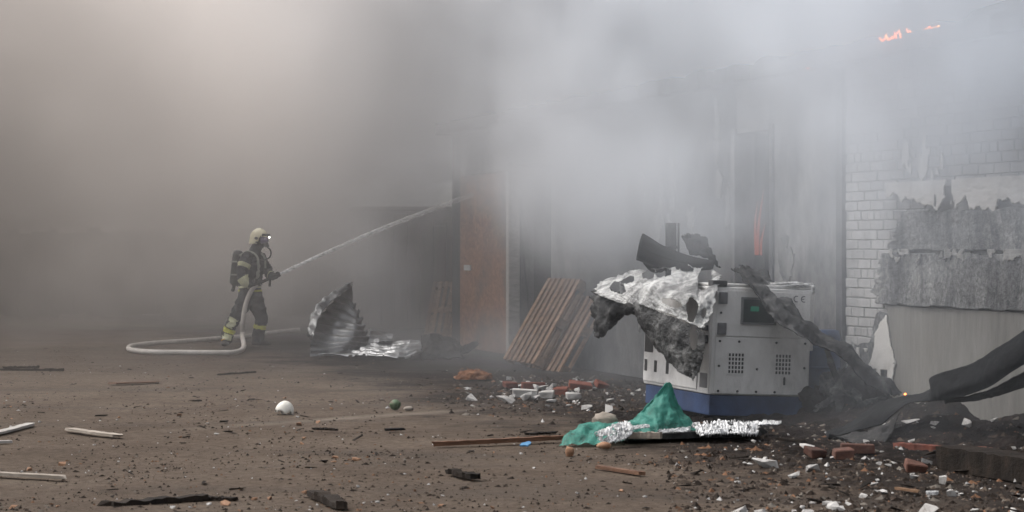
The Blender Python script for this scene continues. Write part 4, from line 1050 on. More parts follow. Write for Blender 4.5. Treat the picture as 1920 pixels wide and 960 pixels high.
obj('net_cloth', patch([[P(*q) for q in r] for r in (front, f2, ridge, peak, back)], 150, 70, lambda u, v: (.004*math.sin(u*46+v*5)+.016*noise.noise(Vector((u*19, v*4, 2))))*(v < .62), lambda u, v: edge_rag(u, v, .02, 17), 0, .022, 9, 4), M['net'], nt_)
# the board it lies on and foam clumps
def plank_between(a, b, wid, th, m, name='plank', rag=.12, seed=0, lift=0, tilt=0, irr=None):
    if irr is None: irr = .22 if 'wood_char' == next((k for k, q in M.items() if q is m), '') else .07
    a = a.copy(); b = b.copy(); d = b-a; L = d.length; rg = random.Random(seed)
    bm = bmesh.new(); nseg = 18; rings = []; bow = rg.uniform(-1, 1)*.02*L
    for i in range(nseg+1):
        x = L*i/nseg
        k = 1.0
        if i == 0: k = 1-rag*rg.random()*2
        if i == nseg: k = 1-rag*rg.random()*4
        w = wid*k*(1+rg.uniform(-irr, irr)); h = th*(1+rg.uniform(-irr*1.6, irr*.8)); off = rg.uniform(-irr, irr)*wid*.5+bow*math.sin(math.pi*i/nseg)
        ring = []
        for (yy, zz) in ((-w/2, 0), (w/2, 0), (w/2, h), (-w/2, h)):
            xx = x
            if i in (0, nseg): xx += rg.uniform(-rag, rag)*wid*1.5
            ring.append(bm.verts.new((xx, yy+off, zz)))
        rings.append(ring)
    for i in range(nseg):
        for k in range(4): bm.faces.new((rings[i][k], rings[i][(k+1) % 4], rings[i+1][(k+1) % 4], rings[i+1][k]))
    bm.faces.new(rings[0][::-1]); bm.faces.new(rings[-1])
    bmesh.ops.recalc_face_normals(bm, faces=bm.faces)
    o = obj(name, from_bm('plank', bm), m)
    ex_ = d.normalized(); ey_ = Vector((0, 0, 1)).cross(ex_).normalized(); ez_ = ex_.cross(ey_)
    q = Matrix((ex_, ey_, ez_)).transposed().to_4x4(); q.translation = a+Vector((0, 0, lift)); 
    o.matrix_world = q @ Matrix.Rotation(tilt, 4, 'X')
    return o
tag(plank_between(P(1150, 822, 17.0), P(1425, 812, 17.2), .42, .05, M['char_grey'], 'charred_board', .1, 5), 'broad charred board lying under the green netting and foil', 'board')
tag(plank_between(P(1182, 822, 16.65), P(1240, 822, 16.55), .05, .05, M['wood_grey'], 'timber_offcut', .05, 6), 'short pale timber end sticking out below the green netting', 'timber')
for k, (px, d, sx) in enumerate(((1250, 16.9, .5), (1360, 17.0, .35))):  # black lumps put in as the dark shadow gap under netting and foil
    c = P(px, 835, d+.35); c.z = .03
    tag(obj('charred_log', lump((sx, .12, .045), .25, 2, 3, 60+k), M['char'], None, c, (0, 0, .1)), ['black charred log lying under the netting peak', 'black charred log under the white foil strip'][k], 'log')
def crinkle_mat():
    m, nt, out = new_mat('crinkled_foil'); L = nt.links.new
    v = coords(nt, False, (1, 1, 1), True)
    a = ramp(nt, [(.3, (.10, .095, .09)), (.42, (.42, .42, .42)), (.6, (.70, .70, .705)), (.8, (.78, .78, .785))]); L(noise_n(nt, v, 16, 6, .7, .8), a.inputs[0])
    b = nt.nodes.new('ShaderNodeBsdfPrincipled'); L(a.outputs[0], b.inputs['Base Color']); b.inputs['Metallic'].default_value = .12; b.inputs['Roughness'].default_value = .55
    vo = nt.nodes.new('ShaderNodeTexVoronoi'); vo.inputs['Scale'].default_value = 34; L(v, vo.inputs['Vector'])
    bp = nt.nodes.new('ShaderNodeBump'); bp.inputs['Strength'].default_value = .6; bp.inputs['Distance'].default_value = .02
    L(vo.outputs['Distance'], bp.inputs['Height']); L(bp.outputs[0], b.inputs['Normal'])
    L(b.outputs[0], out.inputs[0]); return m
M['crinkle'] = crinkle_mat()
def foil_scrap(rows, seed, label, amp=.035, nu=90, nv=36):
    def kp(u, v):
        return edge_rag(u, v, .12, seed) and noise.fractal(Vector((u*8, v*3, seed)), .8, 2, 3) < .45
    def dp(u, v):
        a = noise.noise(Vector((u*26, v*9, seed))); b = noise.noise(Vector((u*60, v*22, seed+3)))
        return amp*(abs(a)*1.6-.4)+amp*.5*abs(b)
    o = obj('foil_scrap', patch([[P(*q) for q in r] for r in rows], nu, nv, dp, kp, .003), M['crinkle'])
    return tag(o, label, 'foil')
foil_scrap([[(1112, 812, 16.5), (1140, 800, 16.55), (1166, 790, 16.7), (1182, 790, 16.75)], [(1118, 824, 16.45), (1146, 814, 16.45), (1170, 806, 16.55), (1190, 806, 16.6)], [(1128, 834, 16.4), (1150, 830, 16.4), (1172, 824, 16.45), (1184, 816, 16.5)]], 1, 'crumpled white foil on the near slope of the green netting')
foil_scrap([[(1292, 794, 17.05), (1325, 790, 17.1), (1362, 788, 17.15), (1395, 790, 17.15), (1424, 794, 17.2)], [(1296, 804, 16.9), (1328, 804, 16.9), (1364, 802, 16.95), (1396, 804, 16.95), (1426, 806, 17.0)], [(1310, 814, 16.8), (1335, 816, 16.8), (1366, 814, 16.85), (1398, 815, 16.85), (1424, 814, 16.9)]], 2, 'long crinkled white foil strip trailing right of the green netting', .04, 120, 40)
foil_scrap([[(1184, 800, 16.7), (1202, 796, 16.75), (1218, 796, 16.8)], [(1188, 806, 16.65), (1204, 803, 16.7), (1220, 801, 16.75)]], 4, 'thin white foil smear below the netting hump', .015, 40, 14)
foil_scrap([[(1408, 790, 17.4), (1436, 788, 17.45), (1466, 790, 17.5)], [(1410, 797, 17.3), (1438, 796, 17.3), (1466, 796, 17.4)]], 6, 'thin white foil ledge beyond the long foil strip', .02, 50, 14)
foil_scrap([[(1232, 806, 16.75), (1262, 803, 16.85), (1296, 800, 16.95)], [(1234, 813, 16.7), (1264, 811, 16.8), (1298, 809, 16.9)]], 9, 'narrow white foil rim along the foot of the netting peak', .018, 50, 14)
tag(obj('foam_block', lump((.10, .06, .07), .3, 2, 3, 9), M['wood_grey'], None, P(1135, 790, 17.3)), 'pale grey lump peeking over the left hump of green netting', 'lump')
# ------------------------------------------------------------------ flames and embers
def flame_mat():
    m, nt, out = new_mat('flame'); L = nt.links.new
    v = coords(nt, True, (1, 1, .5))
    r = ramp(nt, [(.3, (1, .10, .02)), (.55, (1, .26, .06)), (.8, (1, .55, .18))]); L(noise_n(nt, v, 9, 3), r.inputs[0])
    e = nt.nodes.new('ShaderNodeEmission'); L(r.outputs[0], e.inputs[0]); e.inputs[1].default_value = 4
    L(e.outputs[0], out.inputs[0]); return m
M['flame'] = flame_mat(); M['ember'] = emit('ember', (1, .28, .08), 2.2)
def flame(loc, w, h, n, seed, label, m='flame'):
    rgf = random.Random(seed); root = empty('flame', loc, (0, 0, WROT+math.pi))
    for k in range(n):
        bm = bmesh.new()
        x0 = (k/(max(1, n-1))-.5)*w if n > 1 else 0
        hh = h*rgf.uniform(.45, 1); ww = w/n*rgf.uniform(.5, .9); prev = None; ph = rgf.random()*9
        for i in range(9):
            f = i/8; r = ww*.5*(math.sin(math.pi*min(1, .18+f*.82))**.8)*(1-f*.55)+.002
            c = Vector((x0+.25*ww*math.sin(f*5+ph)+hh*.15*f, .3*ww*math.cos(f*4+ph), f*hh))
            ring = [bm.verts.new(c+Vector((math.cos(a)*r, math.sin(a)*r*.6, 0))) for a in [q*math.pi/3 for q in range(6)]]
            if prev:
                for q in range(6): bm.faces.new((prev[q], prev[(q+1) % 6], ring[(q+1) % 6], ring[q]))
            prev = ring
        obj('flame_tongue', from_bm('flame', bm, True), M[m], root)
    return tag(root, label, 'flame', 'flames on the warehouse')
flame(W(1.83, .2, ROOF+.0), .34, .085, 7, 1, 'largest orange flame licking along the roof edge')
flame(W(1.5, .2, ROOF+.03), .05, .05, 2, 2, 'tiny flame right of the largest one on the roof edge')
flame(W(1.1, .2, ROOF+.03), .18, .03, 4, 3, 'low flame on the roof edge near the parapet step')
M['dull_flame'] = emit('dull_flame', (1, .18, .09), .13)
flame(W(5.3, -.13, 1.45), .17, .70, 3, 5, 'tall dull red flame inside the dark doorway', 'dull_flame')
for k, (p, lb) in enumerate(((W(3.45, .2, ROOF-.12), 'small glowing ember below the roof edge beyond the corner post'), (P(1697, 739, 17.2), 'small glowing ember above the black roofing strip'))):
    o = obj('ember', lump((.010, .009, .009), .4, 3, 2, k), M['ember'], None, p); tag(o, lb, 'ember')
# ------------------------------------------------------------------ planks, sticks and odd pieces on the dirt
def gl(px1, py1, px2, py2, wid, th, m, name, label, cat, seed, rag=.12, tilt=0, lift=.002, group=None, irr=None):
    return tag(plank_between(G(px1, py1), G(px2, py2), wid, th, m, name, rag, seed, lift, tilt, irr), label, cat, group)
gl(-18, 817, 57, 798, .085, .022, M['wood_white'], 'wooden_board', 'white painted board end at the far left, upper one', 'board', 1, .25)
gl(-30, 833, 22, 830.5, .05, .02, M['wood_white'], 'wooden_board', 'narrow pale board end at the far left, below the white board', 'board', 2)
gl(130, 807, 226, 820, .085, .02, M['wood_grey'], 'wooden_board', 'pale tapered board lying alone on the left of the yard', 'board', 3, .3)
gl(-40, 889, 124, 898, .065, .022, M['wood_grey'], 'wooden_board', 'long tan board near the lower left corner', 'board', 4, .25)
gl(195, 951, 395, 936, .09, .03, M['wood_char'], 'charred_plank', 'long black charred plank at the bottom left', 'plank', 5, .3)
gl(385, 936, 446, 938, .06, .02, M['wood_char'], 'charred_plank', 'splintered tail end of the black plank at the bottom left', 'plank', 55, .4)
gl(588, 930, 640, 955, .09, .045, M['wood_char'], 'charred_plank', 'stubby burnt plank at the bottom centre left', 'plank', 6, .15)
gl(845, 888, 894, 899, .07, .035, M['wood_char'], 'charred_plank', 'short burnt plank below the brown stick', 'plank', 7, .25)
gl(812, 837, 1060, 824, .055, .035, M['wood_brown'], 'wooden_stick', 'long brown stick reaching to the green netting', 'stick', 8, .2)
gl(1120, 879, 1208, 892, .045, .025, M['wood_brown'], 'wooden_stick', 'short reddish brown stick in front of the green netting', 'stick', 9, .3)
gl(5, 691, 75, 690, .06, .03, M['wood_char'], 'charred_plank', 'upper of two burnt planks at the far left behind', 'plank', 10)
gl(0, 695, 120, 696, .05, .03, M['wood_char'], 'charred_plank', 'lower of two burnt planks at the far left behind', 'plank', 11)
gl(408, 704, 478, 699, .04, .02, M['wood_char'], 'charred_plank', 'thin burnt stick in front of the hose bend', 'stick', 12)
gl(210, 720, 300, 717, .12, .015, M['wood_brown'], 'bark_scrap', 'brown bark scrap in front of the hose loop', 'bark', 13, .3)
gl(985, 816, 1040, 813, .07, .02, M['wood_char'], 'charred_plank', 'dark flat piece just behind the brown stick', 'plank', 14, .3)
gl(722, 808, 757, 806.5, .06, .018, M['soot_metal'], 'metal_scrap', 'dark green grey metal scrap in the middle of the yard', 'scrap', 15, .2)
gl(588, 806, 632, 808, .045, .02, M['wood_char'], 'charred_plank', 'dark splinter in the middle left of the yard', 'splinter', 16, .2)
gl(1784, 878, 1990, 912, .26, .16, M['wood_char'], 'burnt_beam', 'heavy burnt beam at the lower right corner', 'beam', 17, .05, irr=.035)
gl(1680, 842, 1760, 848, .08, .05, M['brick_red'], 'wooden_stick', 'reddish broken slat on the rubble by the wall', 'slat', 18, .2)
gl(1800, 846, 1900, 852, .06, .04, M['brick_red'], 'wooden_stick', 'second reddish slat on the rubble, beside the burnt beam', 'slat', 19, .2)
gl(1680, 918, 1722, 924, .035, .015, M['pallet'], 'wooden_stick', 'small orange brown stick at the lower right', 'stick', 20, .2)
gl(1737, 927, 1758, 928, .05, .02, M['foam'], 'plastic_scrap', 'bright white scrap at the lower right', 'scrap', 21, .2)
# half shell like a broken helmet
M['shell'] = mat('off_white_shell', [(.3, (.50, .48, .43)), (.7, (.64, .62, .57))], 5, .5, .1, 30)
b = bmesh.new(); bmesh.ops.create_uvsphere(b, u_segments=28, v_segments=18, radius=1)
bmesh.ops.delete(b, geom=[f for f in b.faces if f.calc_center_median().z < -.05+.15*math.sin(6*math.atan2(f.calc_center_median().y, f.calc_center_median().x))], context='FACES')
for v in b.verts: v.co = V((v.co.x*.088, v.co.y*.075, v.co.z*.105))
bmesh.ops.solidify(b, geom=list(b.faces), thickness=.006)
tag(obj('broken_bowl', from_bm('bowl', b, True), M['shell'], None, G(533, 775)+V((0, 0, .012)), (R(-8), R(14), 0)), 'white dome shaped broken bowl lying upside down on the dirt', 'bowl')
M['bottle_green'] = mat('green_ball', [(.35, (.025, .045, .02)), (.5, (.06, .10, .05)), (.62, (.08, .05, .03))], 9, .6, .2, 30)
tag(obj('green_pot', lump((.055, .05, .05), .12, 1.5, 3, 3), M['bottle_green'], None, G(741, 767)+V((0, 0, .04))), 'green and brown round pot fragment on the pale streak', 'pot')
tag(obj('stone', lump((.05, .035, .022), .2, 2, 2, 4), M['wood_grey'], None, G(766, 769)+V((0, 0, .015))), 'flat grey stone touching the green pot fragment', 'stone')
M['blue'] = mat('blue_scrap', [(.3, (.035, .12, .24)), (.7, (.06, .19, .34))], 5, .5, .1, 30)
tag(obj('blue_scrap', flake_me([(-.045, -.02), (.02, -.03), (.05, .01), (.03, .04), (-.02, .01)], lambda a, b_, h: V((a, b_, h+.02*a)), .012, .006, 3, 2), M['blue'], None, G(984, 835)+V((0, 0, .004)), (R(25), 0, 0)), 'small bright blue scrap beside the brown stick', 'scrap')
tag(obj('foam_crumb', lump((.035, .03, .04), .4, 2, 2, 8), M['foam_crumb'], None, G(1068, 854)+V((0, 0, .025))), 'orange pointed foam crumb in front of the netting tip', 'crumb')
tag(obj('foam_crumb', lump((.055, .04, .028), .3, 2, 2, 9), M['foam_crumb'], None, G(1133, 840)+V((0, 0, .02))), 'pinkish foam crumb just below the crumpled white foil', 'crumb')
tag(obj('stone', chunk(77, 12, .09, .08, .10), M['white_rubble'], None, G(1143, 775)+V((0, 0, .035))), 'pale upright stone between the brick pieces and the netting', 'stone')
# rust coloured fibre heap
M['fibre'] = mat('rusty_fibre', [(.3, (.12, .05, .025)), (.55, (.24, .11, .055)), (.8, (.36, .19, .10))], 20, .95, .8, 60)
fh = tag(empty('fibre_heap', G(888, 711)), 'rust coloured fibre heap at the edge of the brick pieces', 'fibre heap')
obj('core', lump((.20, .10, .10), .35, 2.5, 4, 5, 0), M['fibre'], fh)
b = bmesh.new(); rg = random.Random(3)
for k in range(420):
    a = rg.uniform(0, 6.28); e = rg.uniform(0, 1.4); p = V((.21*math.cos(a)*math.cos(e), .11*math.sin(a)*math.cos(e), .11*math.sin(e)))
    d = V((rg.uniform(-1, 1), rg.uniform(-1, 1), rg.uniform(-.5, .7))).normalized()*rg.uniform(.03, .08); w = V((.003, 0, .003))
    q = [b.verts.new(x) for x in (p, p+w, p+d+w*.3)]; b.faces.new(q)
fo = obj('fibres', from_bm('fibres', b), M['fibre'], fh); fo['kind'] = 'stuff'

# ------------------------------------------------------------------ rubble at the foot of the wall
def heap_z(t, s):
    n = noise.fractal(V((t*1.3, s*1.6, 4)), .8, 2, 4)
    k = max(0, 1-max(0, s-.05)/1.9)
    e = 1 if t < 2.6 else max(0, 1-(t-2.6)/1.2)
    return max(-.03, (.20*k*k+.12*k*n)*e+.03*n*k-.012)
vs, fs_ = [], []; nt1, ns1 = 150, 70
for i in range(nt1+1):
    for j in range(ns1+1):
        t = -1.6+5.6*i/nt1; s = -.005+2.3*j/ns1; z = heap_z(t, s)+.02*noise.fractal(V((t*9, s*9, 0)), .7, 2, 3)
        z = z if s < 2.2 else -.05
        vs.append(W(t, s, z))
for i in range(nt1):
    for j in range(ns1): q = i*(ns1+1)+j; fs_.append((q, q+1, q+ns1+2, q+ns1+1))
M['heap'] = mat('burnt_rubble', [(.3, (.008, .0065, .006)), (.55, (.018, .014, .0125)), (.8, (.05, .038, .033))], 5, .95, 1.0, 22, world=True, bdist=.05, spec=.04)
bm = bmesh.new(); bv = [bm.verts.new(v) for v in vs]
for f in fs_: bm.faces.new([bv[k] for k in f])
bmesh.ops.recalc_face_normals(bm, faces=bm.faces)
if sum(f.normal.z for f in list(bm.faces)[:200]) < 0: bmesh.ops.reverse_faces(bm, faces=bm.faces)
tag(obj('rubble', from_bm('rubble', bm, True), M['heap']), 'dark burnt rubble banked along the foot of the wall', 'rubble', kind='stuff')
# charred heap between the twisted sheet and the wall
hp_ = tag(empty('charred_heap', (0, 0, 0)), 'charred crumpled heap under the twisted sheet at the wall foot', 'charred heap')
for k, (px, py, d, r) in enumerate(((1545, 775, 18.9, (.20, .16, .24)), (1590, 760, 18.9, (.22, .16, .28)), (1632, 770, 18.8, (.18, .14, .22)), (1565, 740, 19.1, (.14, .12, .22)))):
    c = P(px, py, d)
    obj('charred_lump', lump(r, .55, 1.9, 4, 30+k), M['char_grey'] if k % 2 else M['heap'], hp_, c)
for k, (a, b_) in enumerate((((1520, 775, 18.6), (1600, 742, 18.7)), ((1560, 790, 18.5), (1660, 752, 18.6)), ((1590, 735, 18.7), (1612, 790, 18.5)), ((1545, 720, 18.8), (1572, 790, 18.5)))):
    A, B = P(*a), P(*b_); mid = (A+B)/2+V((.02, -.03, .03))
    w = V((.05, 0, .05)) if k % 2 else V((.03, .03, .06))
    obj('torn_scrap', patch([[A, mid, B], [A+w, mid+w*1.4, B+w*.5]], 30, 8, None, lambda u, v: edge_rag(u, v, .15, 90+k), .006, .05, 6, k), M['foil_dark'], hp_)

# ------------------------------------------------------------------ bricks and broken pieces
brick_whole = [box_me((-.125, -.06, 0), (.125, .06, .07), .006, 1, .006) for _ in range(3)]
brick_half = [box_me((-.07, -.055, 0), (.07, .055, .068), .008, 1, .014) for _ in range(4)]
NB = [(1087, 729, 0, 'brick_red', 'red brick standing highest among the pieces by the pallets', .1, .35), (1126, 727, 1, 'brick_red', 'red brick half at the right end of the brick pieces', .5, .6),
      (1052, 738, 1, 'brick_red', 'dark red brick half between two pale blocks and a red brick', -.3, .2), (957, 727, 1, 'brick_red', 'red brick half near the fibre heap', .4, .1),
      (984, 743, 0, 'white_rubble', 'pale grey block lying flat in front of the brick pieces', .05, .1), (1026, 745, 1, 'white_rubble', 'pale cube shaped block beside the red brick half', -.2, .05),
      (1076, 748, 1, 'white_rubble', 'flat white chip in front of the standing red brick', .1, 0), (1000, 729, 0, 'brick_red', 'dull brick lying behind the pale blocks', .15, 0),
      (1580, 858, 1, 'brick_red', 'red brick half on the dark rubble below the roofing strip', .2, .1), (1527, 856, 1, 'brick_red', 'small red brick piece left of the rubble bricks', .6, .3),
      (1715, 884, 1, 'brick_red', 'bright red brick corner in the dark soot near the beam', .1, .4), (1608, 850, 0, 'brick_red', 'half buried brick beside the red brick half on the rubble', -.1, .0)]
M['brick_ash'] = mat('ashy_brick', [(.3, (.045, .028, .022)), (.5, (.10, .045, .032)), (.7, (.15, .075, .055)), (.85, (.22, .18, .16))], 9, .95, .6, 40, tint=.35)
for k, (px, py, hf, mm, lb, rz, ry) in enumerate(NB):
    if k >= 8: mm = 'brick_ash'
    me = (brick_half if hf else brick_whole)[k % 3]
    me = me.copy(); o = obj('broken_brick', me, M[mm], None, G(px, py)+V((0, 0, .0)), (ry*.6, ry*.4, rz))
    tag(o, lb, 'brick')
LAND = [(535, 765, 'white broken bowl'), (741, 760, 'green pot fragment'), (180, 815, 'pale tapered board'), (30, 805, 'white painted board'), (60, 895, 'long tan board'), (320, 940, 'long black charred plank'),
        (615, 945, 'stubby burnt plank'), (870, 893, 'short burnt plank'), (900, 832, 'long brown stick'), (1090, 825, 'netting tip'), (1165, 885, 'reddish brown stick'), (1240, 815, 'netting peak'),
        (345, 660, 'hose loop'), (470, 660, 'firefighter'), (690, 670, 'corrugated sheet'), (888, 705, 'fibre heap'), (1030, 742, 'pale blocks'), (1090, 730, 'standing red brick'), (1020, 700, 'leaning pallets'),
        (1370, 812, 'long foil strip'), (1420, 780, 'blue machine base'), (1580, 855, 'rubble bricks'), (1640, 820, 'torn foot of the roofing strip'), (1715, 885, 'bright red brick corner'), (1850, 890, 'heavy burnt beam'),
        (1747, 928, 'bright white scrap'), (1700, 921, 'orange brown stick'), (740, 807, 'metal scrap'), (610, 807, 'dark splinter'), (255, 719, 'bark scrap'), (60, 693, 'two burnt planks'), (1143, 772, 'pale upright stone'), (443, 702, 'thin burnt stick'), (985, 833, 'blue scrap')]
USED = set()
def auto_label(px, py, sc, what):
    lx, ly, nm = min(LAND, key=lambda q: (q[0]-px)**2+((q[1]-py)*2.2)**2)
    dx, dy = px-lx, (py-ly)*2.2
    dist = math.hypot(dx, dy)
    rel_ = ('left of' if dx < 0 else 'right of') if abs(dx) > abs(dy) else ('behind' if dy < 0 else 'in front of')
    how = 'just' if dist < 45 else ('close' if dist < 110 else 'farther')
    if how == 'close': how = 'a little'
    size = 'tiny' if sc < .055 else ('small' if sc < .10 else 'larger')
    lb = f'{size} {what} {how} {rel_} the {nm}'
    if lb in USED:
        near_ = sorted(LAND, key=lambda q: (q[0]-px)**2+((q[1]-py)*2.2)**2)
        for q in near_[1:6]:
            lb2 = f'{size} {what} between {nm} and {q[2]}'
            if lb2 not in USED: lb = lb2; break
    USED.add(lb)
    return lb
def drop(kind, me_list, m, n, region, size, label, cat, group, seed, zs=.35, flat=True, el=1.0):
    rg = random.Random(seed)
    for k in range(n):
        for _ in range(60):
            px, py = region(rg)
            g = G(px, py)
            t_ = (g-WO).dot(WU); s_2 = (g-WO).dot(WN)
            if s_2 > .25: break
        me = me_list[rg.randrange(len(me_list))]
        z = gz(g.x, g.y)-.012
        if -1.5 < t_ < 3.8 and s_2 < 2.2: z = max(z, heap_z(t_, s_2))
        sc = size(rg)
        o = obj(kind, me, m, None, g+V((0, 0, z+sc*zs*.3)), (rg.uniform(-.25, .25), rg.uniform(-.2, .2), rg.uniform(0, 6.28)))
        o.scale = (sc*el*rg.uniform(.7, 1.3), sc*rg.uniform(.7, 1.2), sc*rg.uniform(.6, 1.2))
        tag(o, auto_label(px, py, sc, label), cat, group)
chip_me = [chunk(100+k, 9, 1, .22, .14) for k in range(7)]
crumb_me = [chunk(200+k, 14, 1, .8, .6) for k in range(7)]
frag_me = [chunk(300+k, 12, 1, .75, .5) for k in range(8)]
def clumpy(rg, f):
    for _ in range(12):
        px, py = f(rg); g = G(px, max(py, 630))
        if noise.fractal(Vector((g.x*.9, g.y*.55, 8)), .8, 2, 3)*.9+.45 > rg.random(): return px, py
    return px, py
def yard(rg): return clumpy(rg, lambda r: (r.uniform(-20, 1500), 655+310*(r.random()**1.15)))
def right(rg): return rg.uniform(1380, 1960), 815+150*rg.random()
def clus(rg): return rg.gauss(1040, 85), rg.gauss(737, 14)
def lowhalf(rg): return clumpy(rg, lambda r: (r.uniform(-20, 1300), 740+225*r.random()))
sz = lambda a, b: (lambda rg: a+(b-a)*rg.random()**2.2)
drop('wood_chip', chip_me, M['wood_char'], 170, yard, sz(.05, .20), 'burnt wood chip', 'wood chip', 'burnt chips over the yard', 1)
drop('wood_chip', chip_me, M['wood_char'], 60, right, sz(.06, .26), 'burnt wood chip', 'wood chip', 'burnt chips over the yard', 2)
drop('foam_crumb', crumb_me, M['foam_crumb'], 55, lowhalf, sz(.025, .075), 'tan foam crumb', 'crumb', 'tan crumbs over the yard', 3, .6)
drop('plaster_crumb', frag_me, M['white_rubble'], 40, lowhalf, sz(.018, .05), 'white plaster crumb', 'crumb', 'white crumbs over the yard', 4, .5)
drop('plaster_crumb', frag_me, M['white_rubble'], 34, right, sz(.018, .045), 'white plaster fragment', 'fragment', 'white fragments by the wall', 5, .5)
drop('brick_fragment', frag_me, M['brick_red'], 26, clus, sz(.05, .13), 'red brick fragment', 'brick piece', 'brick fragments by the pallets', 6, .6)
drop('plaster_crumb', frag_me, M['white_rubble'], 10, clus, sz(.03, .07), 'white fragment', 'fragment', 'white fragments by the pallets', 7, .6)
drop('brick_fragment', frag_me, M['brick_ash'], 30, right, sz(.03, .08), 'red brick fragment', 'brick piece', 'brick fragments by the wall', 8, .6)
drop('charred_fragment', frag_me, M['char'], 55, right, sz(.05, .18), 'black charred fragment', 'fragment', 'black fragments by the wall', 9, .6)
drop('charred_fragment', frag_me, M['char'], 30, clus, sz(.05, .2), 'black charred fragment', 'fragment', 'black fragments by the pallets', 10, .6)
# grit too fine to count
def grit_mat():
    m, nt, out = new_mat('grit'); L = nt.links.new
    g = nt.nodes.new('ShaderNodeNewGeometry')
    r = ramp(nt, [(0, (.02, .015, .012)), (.45, (.038, .028, .022)), (.68, (.075, .058, .046)), (.84, (.13, .07, .042)), (.90, (.12, .105, .09)), (.975, (.34, .33, .32))], 'CONSTANT')
    L(g.outputs['Random Per Island'], r.inputs[0])
    b = nt.nodes.new('ShaderNodeBsdfPrincipled'); L(r.outputs[0], b.inputs['Base Color']); b.inputs['Roughness'].default_value = .9; b.inputs['Specular IOR Level'].default_value = .1
    L(b.outputs[0], out.inputs[0]); return m
def grit(n, region, smin, smax, seed, label):
    rg = random.Random(seed); vs, fs_ = [], []
    for k in range(n):
        px, py = region(rg); g = G(px, py)
        t_ = (g-WO).dot(WU); s_2 = (g-WO).dot(WN)
        if s_2 < .1: continue
        z = gz(g.x, g.y)-.012
        if -1.5 < t_ < 3.8 and s_2 < 2.2: z = max(z, heap_z(t_, s_2))
        r = smin+(smax-smin)*rg.random()**3; a = rg.uniform(0, 6.28); e = rg.uniform(.6, 2.4)
        c0, s0 = math.cos(a)*r, math.sin(a)*r; q = len(vs)
        j = [rg.uniform(.5, 1.2) for _ in range(4)]
        vs += [g+V((c0*e*j[0], s0*e*j[0], z-.004)), g+V((-s0*j[1], c0*j[1], z-.004)), g+V((-c0*e*j[2], -s0*e*j[2], z-.004)), g+V((s0*j[3], -c0*j[3], z-.004)), g+V((c0*.3, s0*.3, z+r*rg.uniform(.35, .9)))]
        fs_ += [(q, q+1, q+4), (q+1, q+2, q+4), (q+2, q+3, q+4), (q+3, q, q+4)]
    return tag(obj('debris', mesh('grit', vs, fs_), M['grit']), label, 'debris', kind='stuff')
M['grit'] = grit_mat()
grit(16000, lambda rg: clumpy(rg, lambda r: (r.uniform(-60, 1980), 640+325*r.random())), .005, .020, 1, 'fine grit and splinters over the whole yard')
grit(4200, lambda rg: (rg.uniform(1250, 1980), 800+165*rg.random()), .008, .038, 2, 'coarse burnt crumbs along the foot of the wall')
grit(2500, lambda rg: (rg.gauss(1040, 110), rg.gauss(738, 20)), .008, .038, 3, 'coarse crumbs round the brick pieces by the pallets')
